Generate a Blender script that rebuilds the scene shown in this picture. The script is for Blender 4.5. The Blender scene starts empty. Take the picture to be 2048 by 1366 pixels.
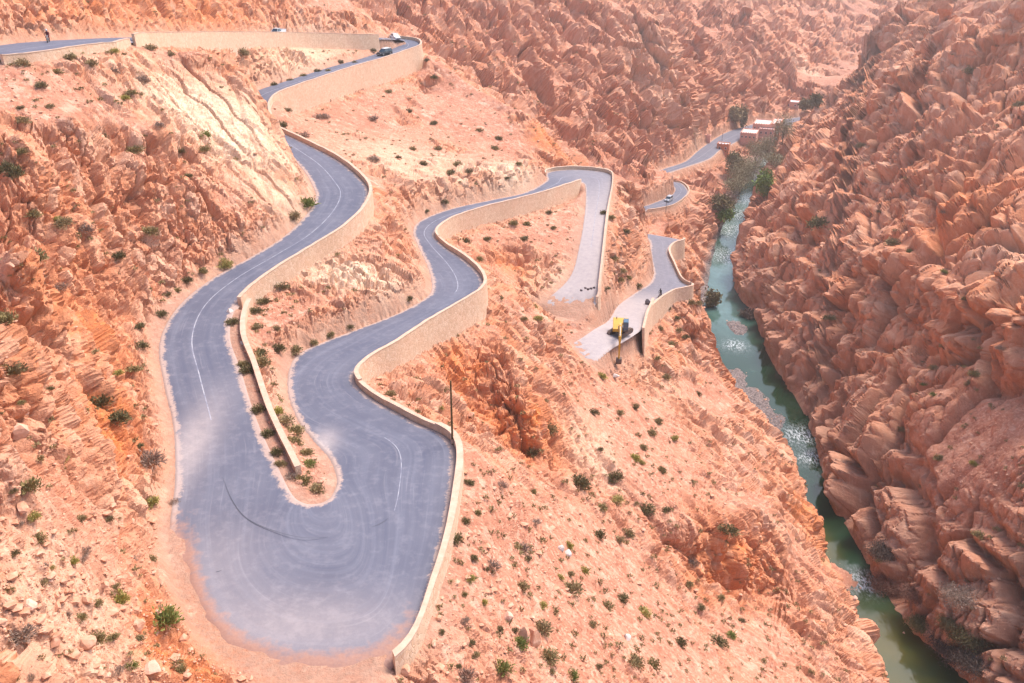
import bpy, bmesh, math, random, time
import numpy as np
from mathutils import Vector, Matrix, Euler
T0 = time.time()
random.seed(7)
rng = np.random.default_rng(7)
R = math.radians
scene = bpy.context.scene
COL = scene.collection

# ------------------------------------------------------------------ camera
PITCH = R(25.0); FPX = 1866.0
cd = bpy.data.cameras.new('camera'); cam = bpy.data.objects.new('camera', cd); COL.objects.link(cam)
cd.sensor_width = 36.0; cd.lens = 36.0 * FPX / 2048.0
cd.clip_start = 0.5; cd.clip_end = 5000.0
cam.location = (0, 0, 0); cam.rotation_euler = (R(90) - PITCH, 0, 0)
scene.camera = cam

# ------------------------------------------------------------------ sky, sun, exposure
SUN_EL, SUN_AZ = R(57), R(52)          # azimuth measured from +Y towards +X
world = bpy.data.worlds.new('World'); scene.world = world; world.use_nodes = True
wn = world.node_tree.nodes; wl = world.node_tree.links
bg = wn['Background']
sky = wn.new('ShaderNodeTexSky'); sky.sky_type = 'NISHITA'; sky.sun_disc = False
sky.sun_elevation = SUN_EL; sky.sun_rotation = SUN_AZ
sky.air_density = 1.0; sky.dust_density = 3.0; sky.ozone_density = 1.0
wl.new(sky.outputs[0], bg.inputs[0]); bg.inputs[1].default_value = 0.14
sd = bpy.data.lights.new('sun', 'SUN'); sd.energy = 2.3; sd.angle = R(24); sd.color = (1.0, 0.88, 0.76)
sun = bpy.data.objects.new('sun', sd); COL.objects.link(sun)
sdir = Vector((math.sin(SUN_AZ) * math.cos(SUN_EL), math.cos(SUN_AZ) * math.cos(SUN_EL), math.sin(SUN_EL)))
sun.rotation_euler = sdir.to_track_quat('Z', 'Y').to_euler(); sun.location = (60, 60, 200)
vs = scene.view_settings
vs.view_transform = 'Standard'; vs.look = 'None'; vs.gamma = 1.0; vs.use_curve_mapping = False
vs.exposure = 1.08
scene.cycles.max_bounces = 6; scene.cycles.diffuse_bounces = 2
scene.cycles.use_denoising = True

# ------------------------------------------------------------------ surveying helpers
CP, SP = math.cos(PITCH), math.sin(PITCH)
def ray(u, v):
    a = (u - 1024.0) / FPX; b = (v - 683.0) / FPX
    return np.array([a, CP - b * SP, -(SP + b * CP)])
def P(u, v, z):                      # point of the sight line that lies at height z
    r = ray(u, v); return r * (z / r[2])
def D(u, v, d):                      # point of the sight line at depth d
    return ray(u, v) * d
def project(p):
    p = np.asarray(p, float)
    x, y, z = p[..., 0], p[..., 1], p[..., 2]
    dep = y * CP - z * SP; up = y * SP + z * CP
    return 1024 + FPX * x / dep, 683 - FPX * up / dep, dep
def cr(pts, n_per):                  # Catmull-Rom through rows of pts
    pts = np.asarray(pts, float); out = []
    q = np.vstack([2 * pts[0] - pts[1], pts, 2 * pts[-1] - pts[-2]])
    for i in range(1, len(q) - 2):
        p0, p1, p2, p3 = q[i - 1], q[i], q[i + 1], q[i + 2]
        for k in range(n_per):
            t = k / n_per
            out.append(0.5 * ((2 * p1) + (-p0 + p2) * t + (2 * p0 - 5 * p1 + 4 * p2 - p3) * t * t + (-p0 + 3 * p1 - 3 * p2 + p3) * t ** 3))
    out.append(pts[-1]); return np.array(out)

# ------------------------------------------------------------------ noise (numpy)
_perm = rng.permutation(4096).astype(np.int32); _perm = np.concatenate([_perm, _perm, _perm])
_grad = rng.normal(size=(4096, 3)).astype(np.float32); _grad /= np.linalg.norm(_grad, axis=1)[:, None]
_rnd = rng.random((4096, 4)).astype(np.float32); _seed = .5 + (_rnd[:, :3] - .5) * .9
def _h(i, j, k): return _perm[_perm[_perm[i & 4095] + (j & 4095)] + (k & 4095)]
from concurrent.futures import ThreadPoolExecutor
_pool = ThreadPoolExecutor(4)
def chunked(fn):
    def run(p):
        p = np.ascontiguousarray(p, dtype=np.float32)
        if len(p) <= 60000: return fn(p)
        parts = list(_pool.map(fn, [p[i:i + 60000] for i in range(0, len(p), 60000)]))
        if isinstance(parts[0], tuple): return tuple(np.concatenate([q[k] for q in parts]) for k in range(len(parts[0])))
        return np.concatenate(parts)
    return run
@chunked
def perlin(p):
    i = np.floor(p).astype(np.int32); f = p - i
    w = f * f * f * (f * (f * 6 - 15) + 10); res = 0
    for dx in (0, 1):
        wx = w[:, 0] if dx else 1 - w[:, 0]
        for dy in (0, 1):
            wy = w[:, 1] if dy else 1 - w[:, 1]
            for dz in (0, 1):
                wz = w[:, 2] if dz else 1 - w[:, 2]
                g = _grad[_h(i[:, 0] + dx, i[:, 1] + dy, i[:, 2] + dz)]
                res = res + wx * wy * wz * (g[:, 0] * (f[:, 0] - dx) + g[:, 1] * (f[:, 1] - dy) + g[:, 2] * (f[:, 2] - dz))
    return res * 1.4
def fbm(p, octs=4, gain=0.5, lac=2.03):
    a, s, r = 1.0, 1.0, 0
    for o in range(octs):
        r = r + a * perlin(p * s + 17.3 * o); a *= gain; s *= lac
    return r
@chunked
def worley(p):                       # F1, F2, cell id, vector to the nearest seed
    i = np.floor(p).astype(np.int32); f = p - i
    n = len(p); F1 = np.full(n, 9e9, np.float32); F2 = F1.copy(); hid = np.zeros(n, np.int32); vec = np.zeros((n, 3), np.float32)
    for dx in (-1, 0, 1):
        for dy in (-1, 0, 1):
            for dz in (-1, 0, 1):
                h = _h(i[:, 0] + dx, i[:, 1] + dy, i[:, 2] + dz); v = _seed[h] - f; v += (dx, dy, dz)
                d = np.einsum('ij,ij->i', v, v)
                m = d < F1
                F2 = np.where(m, F1, np.minimum(F2, d)); F1 = np.where(m, d, F1)
                hid = np.where(m, h, hid); vec[m] = v[m]
    return np.sqrt(F1), np.sqrt(F2), hid, vec
def sstep(a, b, x):
    t = np.clip((x - a) / (b - a), 0, 1); return t * t * (3 - 2 * t)

# ------------------------------------------------------------------ road survey: left kerb, right kerb, height
ROAD = {}
# upper road: centre pixel, height, half width
S1c = [(-60, 114, -17.4), (20, 104, -17.6), (75, 95, -17.9), (130, 88, -18.3), (190, 81, -18.8), (250, 76.5, -19.8), (330, 74.5, -21.6), (440, 72.5, -24.8), (555, 71.5, -28.2), (660, 73, -30.6), (735, 75, -32.2),
       (785, 77.5, -34), (812, 84, -35.1), (815, 94, -35.5), (792, 103, -35.7), (740, 120, -35.7), (680, 137, -35.6), (600, 163, -35.6), (530, 188, -35.8), (503, 212, -36.6), (505, 246, -37.8)]
c = cr([P(*q) for q in S1c], 8)
t = np.gradient(c[:, :2], axis=0); t /= np.linalg.norm(t, axis=1)[:, None]
nrm = np.stack([-t[:, 1], t[:, 0]], 1)          # left of travel
hw = np.interp(np.arange(len(c)), [0, 8, 16, 24, 32, 40, 48], [5, 6, 7.0, 7.5, 5.5, 3.6, 3.3])[:, None]
L = c.copy(); L[:, :2] += nrm * hw; Rr = c.copy(); Rr[:, :2] -= nrm * hw
ROAD['upper'] = (L, Rr)
S2 = [(520, 262, 552, 260, -39.0), (560, 296, 605, 284, -39.4), (603, 335, 672, 318, -39.9), (626, 372, 717, 353, -40.3), (632, 395, 738, 384, -40.6), (612, 430, 722, 424, -41), (565, 475, 680, 464, -41.6), (500, 515, 612, 506, -42.2),
      (420, 560, 530, 558, -42.8), (355, 615, 474, 608, -43.4), (320, 685, 458, 670, -44), (330, 770, 480, 740, -44.5), (348, 850, 508, 830, -45), (352, 960, 545, 915, -45.3), (340, 1090, 580, 985, -45.5),
      (400, 1255, 605, 1005, -45.7), (560, 1345, 630, 1008, -45.9), (785, 1318, 655, 1000, -46), (868, 1150, 670, 980, -46.2), (903, 1000, 675, 955, -46.4), (905, 888, 660, 915, -46.6), (822, 840, 625, 875, -46.8),
      (738, 792, 595, 835, -47), (708, 756, 576, 775, -47.3), (738, 722, 590, 715, -47.8), (790, 692, 645, 685, -48.2), (850, 652, 725, 655, -48.8), (912, 616, 802, 624, -49.4), (962, 582, 856, 592, -50),
      (962, 553, 864, 566, -50.5), (932, 522, 855, 531, -51), (888, 492, 836, 490, -51.6), (870, 468, 827, 462, -52), (900, 443, 842, 441, -52.6), (960, 422, 897, 419, -53.4), (1030, 404, 977, 401, -54.5), (1090, 388, 1047, 386, -55.5),
      (1135, 373, 1092, 362, -56.5), (1156, 366, 1096, 345, -57.3), (1163, 365, 1150, 339, -57.8), (1170, 370, 1214, 346, -58.2), (1172, 392, 1224, 366, -58.8), (1170, 430, 1212, 430, -59.8), (1160, 490, 1204, 500, -61.2),
      (1140, 555, 1196, 570, -63), (1085, 605, 1190, 602, -64.5), (1060, 625, 1150, 640, -66)]
def pairs(S, n=8):
    a = cr([np.concatenate([P(q[0], q[1], q[4]), P(q[2], q[3], q[4])]) for q in S], n)
    return a[:, :3], a[:, 3:]
ROAD['main'] = pairs(S2)
S4 = [(1120, 672, 1150, 700, -82.2), (1145, 685, 1180, 724, -82.6), (1190, 658, 1222, 694, -83), (1218, 640, 1282, 654, -83.6), (1238, 610, 1300, 617, -84.5), (1275, 583, 1340, 588, -85.5), (1300, 566, 1382, 576, -86.2), (1308, 545, 1362, 562, -86.8),
      (1302, 520, 1346, 530, -87.4), (1300, 500, 1336, 505, -88), (1300, 484, 1345, 491, -88.6), (1290, 474, 1364, 481, -89), (1270, 470, 1300, 468, -89.6)]
S4 = [(a_, b_, c_, d_, z_ + 11.5 + [4.2, 4.3, 4.0, 2.3, .7, 0, 0, 0, 0, 0, 0, 0, 0][i_]) for i_, (a_, b_, c_, d_, z_) in enumerate(S4)]
ROAD['lower'] = pairs(S4)
S5 = [(1270, 416, 1270, 425, -93.6), (1292, 411, 1294, 421, -94.1), (1312, 404, 1316, 418, -94.6), (1343, 390, 1350, 409, -95.5), (1349, 377, 1376, 386, -96.2), (1338, 368, 1364, 367, -97), (1318, 358, 1340, 362, -97.8), (1310, 348, 1328, 352, -98.3), (1326, 338, 1340, 345, -98.9),
      (1370, 323, 1382, 331, -100), (1395, 302, 1420, 317, -101.5), (1420, 284, 1442, 299, -103), (1450, 266, 1472, 284, -104.2), (1482, 255, 1500, 268, -105.4), (1530, 243, 1545, 253, -107), (1580, 237, 1592, 249, -108.5), (1610, 232, 1620, 243, -109.2)]
ROAD['far'] = pairs(S5)
RIVER = [(1625, 236, 1650, 230, -111.2), (1575, 272, 1612, 250, -111.8), (1540, 305, 1588, 285, -112.2), (1520, 332, 1560, 315, -112.5), (1500, 358, 1532, 352, -112.8), (1470, 410, 1512, 397, -113.3), (1440, 470, 1488, 447, -113.8), (1425, 530, 1468, 510, -114.2),
         (1418, 590, 1466, 575, -114.5), (1412, 650, 1502, 630, -114.8), (1415, 700, 1525, 690, -115.2), (1425, 745, 1548, 738, -115.5), (1460, 800, 1588, 798, -115.8), (1530, 850, 1611, 846, -116), (1570, 890, 1628, 888, -116.3),
         (1585, 930, 1636, 930, -116.5), (1590, 1000, 1660, 1000, -116.7), (1590, 1060, 1690, 1058, -117), (1600, 1120, 1722, 1110, -117.2), (1640, 1170, 1752, 1165, -117.5), (1680, 1220, 1775, 1210, -117.8), (1700, 1280, 1830, 1270, -118),
         (1720, 1340, 1900, 1335, -118.2), (1750, 1410, 1975, 1405, -118.4), (1780, 1520, 2080, 1510, -118.7), (1820, 1700, 2260, 1690, -119)]
ROAD['river'] = pairs(RIVER)

# ------------------------------------------------------------------ terrain: break lines and spot heights
LINES = []      # hard polylines (world)
SPOTS = []      # spot heights (world)
def line(*q): LINES.append(np.array([P(*x) for x in q]))
def lined(*q): LINES.append(np.array([D(*x) for x in q]))
def spot(*q):
    for x in q: SPOTS.append(P(*x))
def spotd(*q):
    for x in q: SPOTS.append(D(*x))
def side(road, which, i0, i1, prof, n=8):
    """break lines beside a road between survey pairs i0..i1; prof = [(offset, dz at i0, dz at i1)]"""
    Lk, Rk = ROAD[road]; a, b = (Lk, Rk) if which == 'L' else (Rk, Lk)
    a = a[i0 * n:i1 * n + 1]; b = b[i0 * n:i1 * n + 1]
    o = a[:, :2] - b[:, :2]; o /= np.linalg.norm(o, axis=1)[:, None]
    for off, z0, z1 in prof:
        q = a.copy(); q[:, :2] += o * off; q[:, 2] += np.linspace(z0, z1, len(q)); LINES.append(q)
SHRINK = {k_: [np.zeros(len(v_[0])), np.zeros(len(v_[0]))] for k_, v_ in ROAD.items()}
def drop(road, which, i0, i1, z0, z1, more=()):
    side(road, which, i0, i1, [(-.4, z0, z1), (.3, z0, z1), (1.15, z0, z1)] + list(more))
    SHRINK[road][0 if which == 'L' else 1][i0 * 8:i1 * 8 + 1] = .8
# upper road
side('upper', 'L', 0, 3, [(0.9, .3, .2), (3, 2.5, 2.5), (8, 8, 8), (16, 15, 15)])
side('upper', 'L', 3, 11, [(0.9, .2, .2), (2.2, 2.5, 2.5), (6, 8, 6), (12, 14, 10)])
drop('upper', 'R', 0, 4, -.8, -.8, [])
drop('upper', 'R', 4, 10, -1.0, -3.4, [])
drop('upper', 'L', 12, 13, -4.0, -5.0, [])
drop('upper', 'L', 13, 18, -6.0, -5.0, [])
side('upper', 'R', 14, 18, [(1.0, .4, .4), (2.2, 1.8, 1.8)])
# main road, left kerb (hill side, then outer side of the hairpin, then valley side)
side('main', 'L', 0, 7, [(0.9, .2, .2), (2.0, 2.2, 2.5)])
side('main', 'L', 7, 13, [(0.9, .1, .1), (2.2, 1.4, 1.0), (4, 2.8, 2.0)])
side('main', 'L', 13, 14, [(1.0, .1, .1), (2.5, 1.2, 1.4)])
side('main', 'L', 15, 17, [(1.5, 0, -.1), (3, .3, -.3)])
drop('main', 'L', 17, 22, -1.2, -.9, [(3.0, -2.4, -1.4)])
drop('main', 'L', 22, 25, -1.2, -2.6, [])
drop('main', 'L', 25, 28, -2.6, -4.5, [])
drop('main', 'L', 28, 31, -3.0, -1.6, [])
drop('main', 'L', 31, 38, -2.4, -3.6, [])
side('main', 'L', 40, 44, [(0.8, .15, .15), (2.5, .7, 1.2)])
# main road, right kerb
drop('main', 'R', 0, 4, -1.2, -1.5, [])
drop('main', 'R', 4, 9, -2.6, -1.6, [])
side('main', 'R', 9, 13, [(1.4, .1, .1), (2.2, -.6, -.5)])
side('main', 'R', 24, 29, [(0.8, .2, .2), (1.7, 3.3, 3.3)])
side('main', 'R', 32, 37, [(0.8, .2, .2), (2.0, 3.0, 3.6), (3.6, 5.0, 5.0)])
drop('main', 'R', 38, 45, -.9, -.8, [(2.5, -2.2, -2)])
# lower road
side('lower', 'L', 2, 6, [(0.8, .2, .2), (2.0, 2.5, 2.8), (3.5, 5, 6)])
side('lower', 'L', 6, 10, [(0.8, .2, .2), (2.0, 4, 6)])
drop('lower', 'R', 2, 3, -3.5, -5.0, [])
drop('lower', 'R', 3, 5, -5.0, -3.5, [])
drop('lower', 'R', 5, 7, -2.0, -3.0, [(4, -5, -8)])
drop('lower', 'R', 7, 11, -4, -4, [(3.5, -12, -12)])
# far road
side('far', 'L', 0, 5, [(1, .3, .3), (3, 5, 6)])
side('far', 'L', 5, 16, [(1, .3, .3), (3.5, 4, 4)])
side('far', 'R', 0, 12, [(1.2, -.8, -.8), (5, -4, -4)])
side('far', 'R', 12, 16, [(1.2, -.5, -.5), (4, -2, -2)])
# river banks
side('river', 'R', 0, 25, [(0.8, .4, .4), (3.0, 5.0, 5.0), (8.0, 12.0, 12.0)])
side('river', 'L', 1, 9, [(1.0, .5, .5), (4, 2.0, 2.0)])
side('river', 'L', 9, 25, [(0.5, .3, .3)])

# west hillside above the hairpin
spot((0, 1480, -37.5), (250, 1500, -43), (0, 1366, -36), (200, 1300, -40), (330, 1330, -41.8), (0, 1100, -34), (200, 1050, -40), (290, 930, -42.6), (240, 800, -39.5), (0, 850, -31), (120, 950, -36.5), (200, 650, -35.5), (280, 700, -41), (0, 600, -25), (150, 500, -28.5),
     (330, 520, -38.5), (0, 400, -21.5), (200, 350, -25), (330, 400, -32), (0, 200, -18.4), (150, 200, -21), (300, 250, -26), (60, 140, -18.6), (250, 130, -20.8), (-150, 1300, -31), (-150, 900, -25), (-150, 500, -16), (-150, 250, -12), (-300, 1366, -26), (-300, 700, -14))
line((296, 1110, -43.2), (325, 1180, -43.3), (365, 1270, -43.4), (405, 1345, -43.6), (420, 1420, -44.3))
spot((600, 1420, -46.3), (760, 1400, -46.6), (800, 1366, -47))
# pale slab and the terrace on top of it
line((320, 110, -20.9), (380, 101, -20.6), (440, 101, -21), (480, 140, -24), (530, 197, -28), (570, 262, -33), (608, 340, -38))
line((335, 125, -22), (390, 250, -28.8), (420, 330, -32.4), (470, 430, -37.3))
line((445, 125, -23), (500, 250, -30), (570, 380, -37.6))
spot((260, 108, -20.2), (300, 96, -20.4), (430, 92, -20.9))
# ground between the upper road's two arms
spotd((480, 130, 172))
# slope below the upper hairpin wall
spot((600, 235, -41.5), (660, 280, -43), (700, 250, -44), (760, 330, -46), (800, 300, -47), (820, 400, -49.5), (850, 200, -47), (900, 280, -51), (950, 350, -53), (1000, 320, -53.8), (1050, 280, -53), (1000, 230, -49.5), (930, 200, -46.5), (730, 215, -43.5))
lined((842, 78, 268), (856, 118, 258), (900, 140, 255), (960, 183, 250), (1060, 228, 240), (1085, 262, 236), (1096, 322, 230))
# rock nose below the main road's second bend
lined((752, 392, 148.5), (800, 442, 147), (842, 512, 144.5), (857, 565, 137.5))
spot((700, 520, -45), (760, 470, -45), (640, 580, -45), (760, 580, -47.5), (560, 640, -45.6))
# wedge between the arms of the third hairpin
spot((1000, 500, -58.6), (1080, 500, -60.2), (1100, 440, -59.0), (960, 470, -56.5), (1040, 560, -61.2), (1145, 420, -59.3), (1110, 540, -61.7))
# buttress beside the main road and the gully at its foot
line((985, 628, -53.6), (1020, 700, -53.8), (1062, 810, -56.3), (1085, 850, -58.6))
line((1010, 905, -60.5), (1062, 908, -62.6), (1105, 898, -63.6))
line((935, 690, -54.5), (940, 760, -56), (970, 840, -59.3))
line((1120, 700, -63), (1115, 800, -62.5), (1105, 880, -62.8))
spot((840, 760, -50.2), (780, 770, -49.2), (880, 700, -51.2), (900, 850, -50.5))
# crest towards the road works
line((985, 590, -53.5), (1050, 622, -57.5), (1090, 642, -59.5), (1130, 680, -62.2), (1160, 712, -64.5), (1188, 742, -67.0), (1250, 772, -74), (1290, 765, -78))
lined((1308, 640, 182), (1301, 690, 174), (1293, 745, 170))
# road works pit
spot((1250, 708, -75), (1262, 690, -74.5), (1266, 722, -75.5), (1215, 725, -70.5))
# foreground slope
spot((950, 930, -51.5), (1000, 1100, -54), (880, 1310, -50), (1000, 1366, -52), (1000, 1480, -51), (1100, 930, -62.5), (1200, 1000, -69.5), (1200, 1200, -66), (1250, 1366, -64), (1250, 1500, -62), (1320, 900, -77), (1400, 980, -79.5), (1400, 1250, -80), (1500, 1400, -80), (1500, 900, -87),
     (1600, 1230, -90), (1650, 1366, -88), (1650, 1480, -88), (1300, 800, -79), (1400, 800, -86), (1150, 800, -68), (1180, 880, -67.5))
line((1345, 1062, -74.9), (1450, 1045, -79.8), (1540, 1010, -85))
line((1350, 1140, -81), (1450, 1180, -87.6), (1540, 1195, -91))
line((1438, 742, -94), (1500, 820, -95), (1560, 880, -95), (1612, 950, -95), (1636, 1040, -95.5), (1648, 1110, -97), (1690, 1180, -97), (1735, 1250, -97), (1772, 1340, -96), (1800, 1420, -96))
side('river', 'L', 10, 24, [(3, 2, 2)])
spot((1640, 1150, -112))
# bluff between third hairpin and lower road
spotd((1230, 500, 191), (1260, 500, 200), (1288, 500, 206), (1235, 400, 209), (1265, 400, 213), (1230, 450, 198), (1260, 450, 205), (1288, 440, 212), (1215, 560, 182), (1245, 560, 191), (1270, 560, 203), (1210, 600, 180), (1230, 592, 190))
lined((1236, 352, 222), (1262, 356, 222), (1290, 375, 220), (1306, 412, 215), (1308, 480, 208), (1304, 535, 205))
# nose below the lower road
spot((1330, 700, -81), (1380, 690, -84), (1395, 620, -79.5), (1340, 640, -78), (1360, 760, -83.5))
lined((1396, 580, 203), (1412, 620, 199), (1430, 680, 198), (1437, 735, 199))
# ground under the rock by the lower road's far bend
spotd((1345, 448, 262)); spot((1385, 480, -88), (1400, 530, -93))
spot((1400, 430, -105), (1420, 380, -108), (1340, 430, -95))
# far mountain on the west bank
spotd((1150, 330, 330), (1100, 250, 335), (1000, 100, 345), (900, 0, 355), (1200, 100, 395), (1300, 200, 400), (1300, 320, 372), (1200, 290, 350), (1400, 200, 450), (1400, 50, 480), (1500, 150, 525), (1500, 0, 570), (1560, 190, 560), (1600, 100, 630),
      (1600, 185, 600), (1700, 50, 720), (1700, 120, 690), (1650, 170, 650), (1800, 0, 800), (1200, 0, 430), (1000, 0, 375), (1350, 290, 400), (1420, 250, 440), (850, 40, 330), (780, 0, 330), (1250, 340, 345))
lined((1300, 0, 440), (1345, 100, 425), (1380, 200, 420), (1395, 262, 425))
for (x, y, z) in [(-200, 300, 30), (-200, 450, 50), (-200, 600, 60), (-100, 600, 40), (0, 600, 25), (100, 720, 10), (200, 880, 0), (-100, 420, 30), (0, 500, 10), (-180, 200, 20), (-180, 100, 15), (-180, 30, 5), (60, 620, -8), (120, 800, 5), (0, 880, 50), (300, 900, -20), (380, 900, -40)]:
    SPOTS.append(np.array([x, y, z], float))
# hidden valley beyond the east spur
for (x, y, z) in [(170, 560, -110), (210, 620, -111), (250, 680, -112), (330, 720, -112), (380, 740, -112)]: SPOTS.append(np.array([x, y, z], float))
# east wall of the gorge
def RM(u, v, off=0.0, m=1.0):
    r = ray(u, v); d = (115 + 70 * m) / (-r[2] + m * r[0]); return D(u, v, d - off)
for q in [(2048, 1250, 4), (2000, 1120, 6), (1900, 1150, 5), (1850, 1000, 5), (2000, 900, 8), (1760, 900, 4), (1860, 800, 8), (1700, 760, 4), (1600, 650, 3), (1560, 500, 6), (1620, 400, 3), (1700, 300, 5), (2200, 1200, 8), (2200, 700, 14), (2200, 300, 16), (2400, 600, 24), (2048, 900, 9)]:
    SPOTS.append(RM(*q))
LINES.append(np.array([RM(1640, 560, 6), RM(1700, 620, 7), RM(1850, 660, 4), RM(1960, 735, 4), RM(2048, 790, 6), RM(2150, 850, 6)]))
LINES.append(np.array([RM(1690, 470, 12), RM(1760, 490, 15), RM(1850, 540, 16), RM(1960, 610, 17), RM(2048, 630, 17), RM(2150, 660, 17)]))
for q in [(1800, 420, 10), (1880, 380, 8), (1960, 560, 16), (2040, 540, 16), (2000, 400, 12), (1900, 250, 14), (2040, 200, 16), (1800, 300, 12), (1800, 150, 18), (1950, 60, 18), (2048, 0, 20), (1900, 0, 20), (1660, 430, 6)]:
    SPOTS.append(RM(*q))
lined((1600, 243, 512), (1640, 208, 478), (1722, 188, 440), (1728, 130, 430), (1738, 62, 428), (1800, 15, 425), (1850, -30, 425), (1950, -120, 430))
for (x, y, z) in [(260, 380, 25), (300, 300, 40), (300, 200, 40), (300, 100, 30), (240, 460, -20), (280, 520, -50), (300, 560, -90), (320, 620, -105), (380, 500, -10), (380, 300, 60), (380, 100, 60), (160, 60, -30), (110, 40, -85), (240, 40, 10)]: SPOTS.append(np.array([x, y, z], float))
# beyond the bottom of the picture
for (x, y, z) in [(-10, 25, -47), (20, 25, -55), (45, 25, -80), (-45, 20, -30), (0, 5, -46), (40, 5, -75), (70, 10, -119), (-100, 10, -10)]: SPOTS.append(np.array([x, y, z], float))

def rails(road):
    a, b = ROAD[road]; return a, b
def strip_samples(a, b, z_off, grow=0.0, step=0.3, shrink=None):
    out = []
    if shrink is not None:
        o = b - a; o /= np.linalg.norm(o, axis=1)[:, None]; a = a + o * shrink[0][:, None]; b = b - o * shrink[1][:, None]
    for i in range(len(a) - 1):
        w = max(np.linalg.norm(a[i, :2] - b[i, :2]), np.linalg.norm(a[i + 1, :2] - b[i + 1, :2]))
        l = max(np.linalg.norm(a[i] - a[i + 1]), np.linalg.norm(b[i] - b[i + 1]))
        nw = max(2, int(w / step)); nl = max(1, int(l / step))
        s = np.linspace(-grow / max(w, .1), 1 + grow / max(w, .1), nw)[None, :, None]; tt = (np.arange(nl) / nl)[:, None, None]
        q = ((a[i] * (1 - tt) + a[i + 1] * tt) * (1 - s) + (b[i] * (1 - tt) + b[i + 1] * tt) * s).reshape(-1, 3)
        out.append(q)
    q = np.vstack(out); q[:, 2] += z_off; return q
def resample(pl, step):
    out = []
    for i in range(len(pl) - 1):
        n = max(1, int(np.linalg.norm(pl[i + 1, :2] - pl[i, :2]) / step)); tt = (np.arange(n) / n)[:, None]
        out.append(pl[i] * (1 - tt) + pl[i + 1] * tt)
    out.append(pl[-1:]); return np.vstack(out)
X0, X1, Y0, Y1 = -200.0, 390.0, 4.0, 910.0
FX0, FX1, FY0, FY1 = -112.0, 112.0, 24.0, 330.0
hard_lines = np.vstack([resample(l, 0.25) for l in LINES])
road_s = np.vstack([strip_samples(*ROAD[k], -0.10, 0.12, shrink=SHRINK[k]) for k in ('upper', 'main', 'lower', 'far')])
river_s = strip_samples(*ROAD['river'], -0.9, 0.0)
hard_roads = np.vstack([road_s, river_s])
spots = np.array(SPOTS)
def cons(x0, y0, nx, ny, h, use_spots):
    S = np.zeros((ny, nx)); N = np.zeros((ny, nx))
    def put(q, w):
        i = np.floor((q[:, 0] - x0) / h).astype(int); j = np.floor((q[:, 1] - y0) / h).astype(int)
        m = (i >= 0) & (i < nx) & (j >= 0) & (j < ny)
        np.add.at(S, (j[m], i[m]), q[m, 2] * w); np.add.at(N, (j[m], i[m]), w)
    put(hard_lines, 1.0)
    if use_spots: put(spots, 1.0)
    # road and river beds win over break lines
    S2_, N2_ = S.copy(), N.copy(); S[:] = 0; N[:] = 0
    put(hard_roads, 1.0)
    m = N > 0
    Z = np.where(m, S / np.maximum(N, 1), S2_ / np.maximum(N2_, 1)); M = m | (N2_ > 0)
    return Z, M
def cons_roads(x0, y0, nx, ny, h):
    m = np.zeros((ny, nx), bool); i = np.floor((hard_roads[:, 0] - x0) / h).astype(int); j = np.floor((hard_roads[:, 1] - y0) / h).astype(int)
    k = (i >= 0) & (i < nx) & (j >= 0) & (j < ny); m[j[k], i[k]] = True; return m
def relax(H, Z, M, it):
    for _ in range(it):
        Hp = np.pad(H, 1, mode='edge')
        H = 0.25 * (Hp[:-2, 1:-1] + Hp[2:, 1:-1] + Hp[1:-1, :-2] + Hp[1:-1, 2:])
        H[M] = Z[M]
    return H
def local_relax(H, Z, M, it, cells):
    near = M.copy()
    for _ in range(cells):
        p = np.pad(near, 1); near = near | p[:-2, 1:-1] | p[2:, 1:-1] | p[1:-1, :-2] | p[1:-1, 2:]
    H0 = H.copy(); H = H.copy()
    for _ in range(it):
        H = relax(H, Z, M, 1); H[~near] = H0[~near]
    return H
def upsample(H, ny, nx):
    j = (np.arange(ny) + .5) / ny * H.shape[0] - .5; i = (np.arange(nx) + .5) / nx * H.shape[1] - .5
    return bil(H, j[:, None] + 0 * i[None], i[None] + 0 * j[:, None])
def bil(H, j, i):
    j = np.clip(j, 0, H.shape[0] - 1.001); i = np.clip(i, 0, H.shape[1] - 1.001)
    j0 = j.astype(int); i0 = i.astype(int); fj = j - j0; fi = i - i0
    return (H[j0, i0] * (1 - fj) * (1 - fi) + H[j0, i0 + 1] * (1 - fj) * fi + H[j0 + 1, i0] * fj * (1 - fi) + H[j0 + 1, i0 + 1] * fj * fi)
H = None
for h, it in ((16, 600), (8, 500), (4, 400), (2, 160), (1, 60)):
    nx = int(round((X1 - X0) / h)); ny = int(round((Y1 - Y0) / h))
    Z, M = cons(X0, Y0, nx, ny, h, h >= 1)
    H = np.full((ny, nx), -60.0) if H is None else upsample(H, ny, nx)
    if h > 1: H = relax(H, Z, M, it)
    else: H = local_relax(H, Z, M, it, 5)
HC = H
fh = 0.5; nx = int((FX1 - FX0) / fh); ny = int((FY1 - FY0) / fh)
jj = (FY0 + (np.arange(ny) + .5) * fh - Y0) - .5; ii = (FX0 + (np.arange(nx) + .5) * fh - X0) - .5
HF = bil(HC, jj[:, None] + 0 * ii[None], ii[None] + 0 * jj[:, None])
Z, M = cons(FX0, FY0, nx, ny, fh, False)
HF = local_relax(HF, Z, M, 50, 6)
FM = M
rM = cons_roads(FX0, FY0, nx, ny, fh)
for _ in range(3):                   # take the steps out of the slopes beside the road
    Hp = np.pad(HF, 1, mode='edge')
    Hs = (4 * HF + 2 * (Hp[:-2, 1:-1] + Hp[2:, 1:-1] + Hp[1:-1, :-2] + Hp[1:-1, 2:]) + Hp[:-2, :-2] + Hp[2:, 2:] + Hp[:-2, 2:] + Hp[2:, :-2]) / 16
    HF = np.where(rM, HF, Hs)
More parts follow.
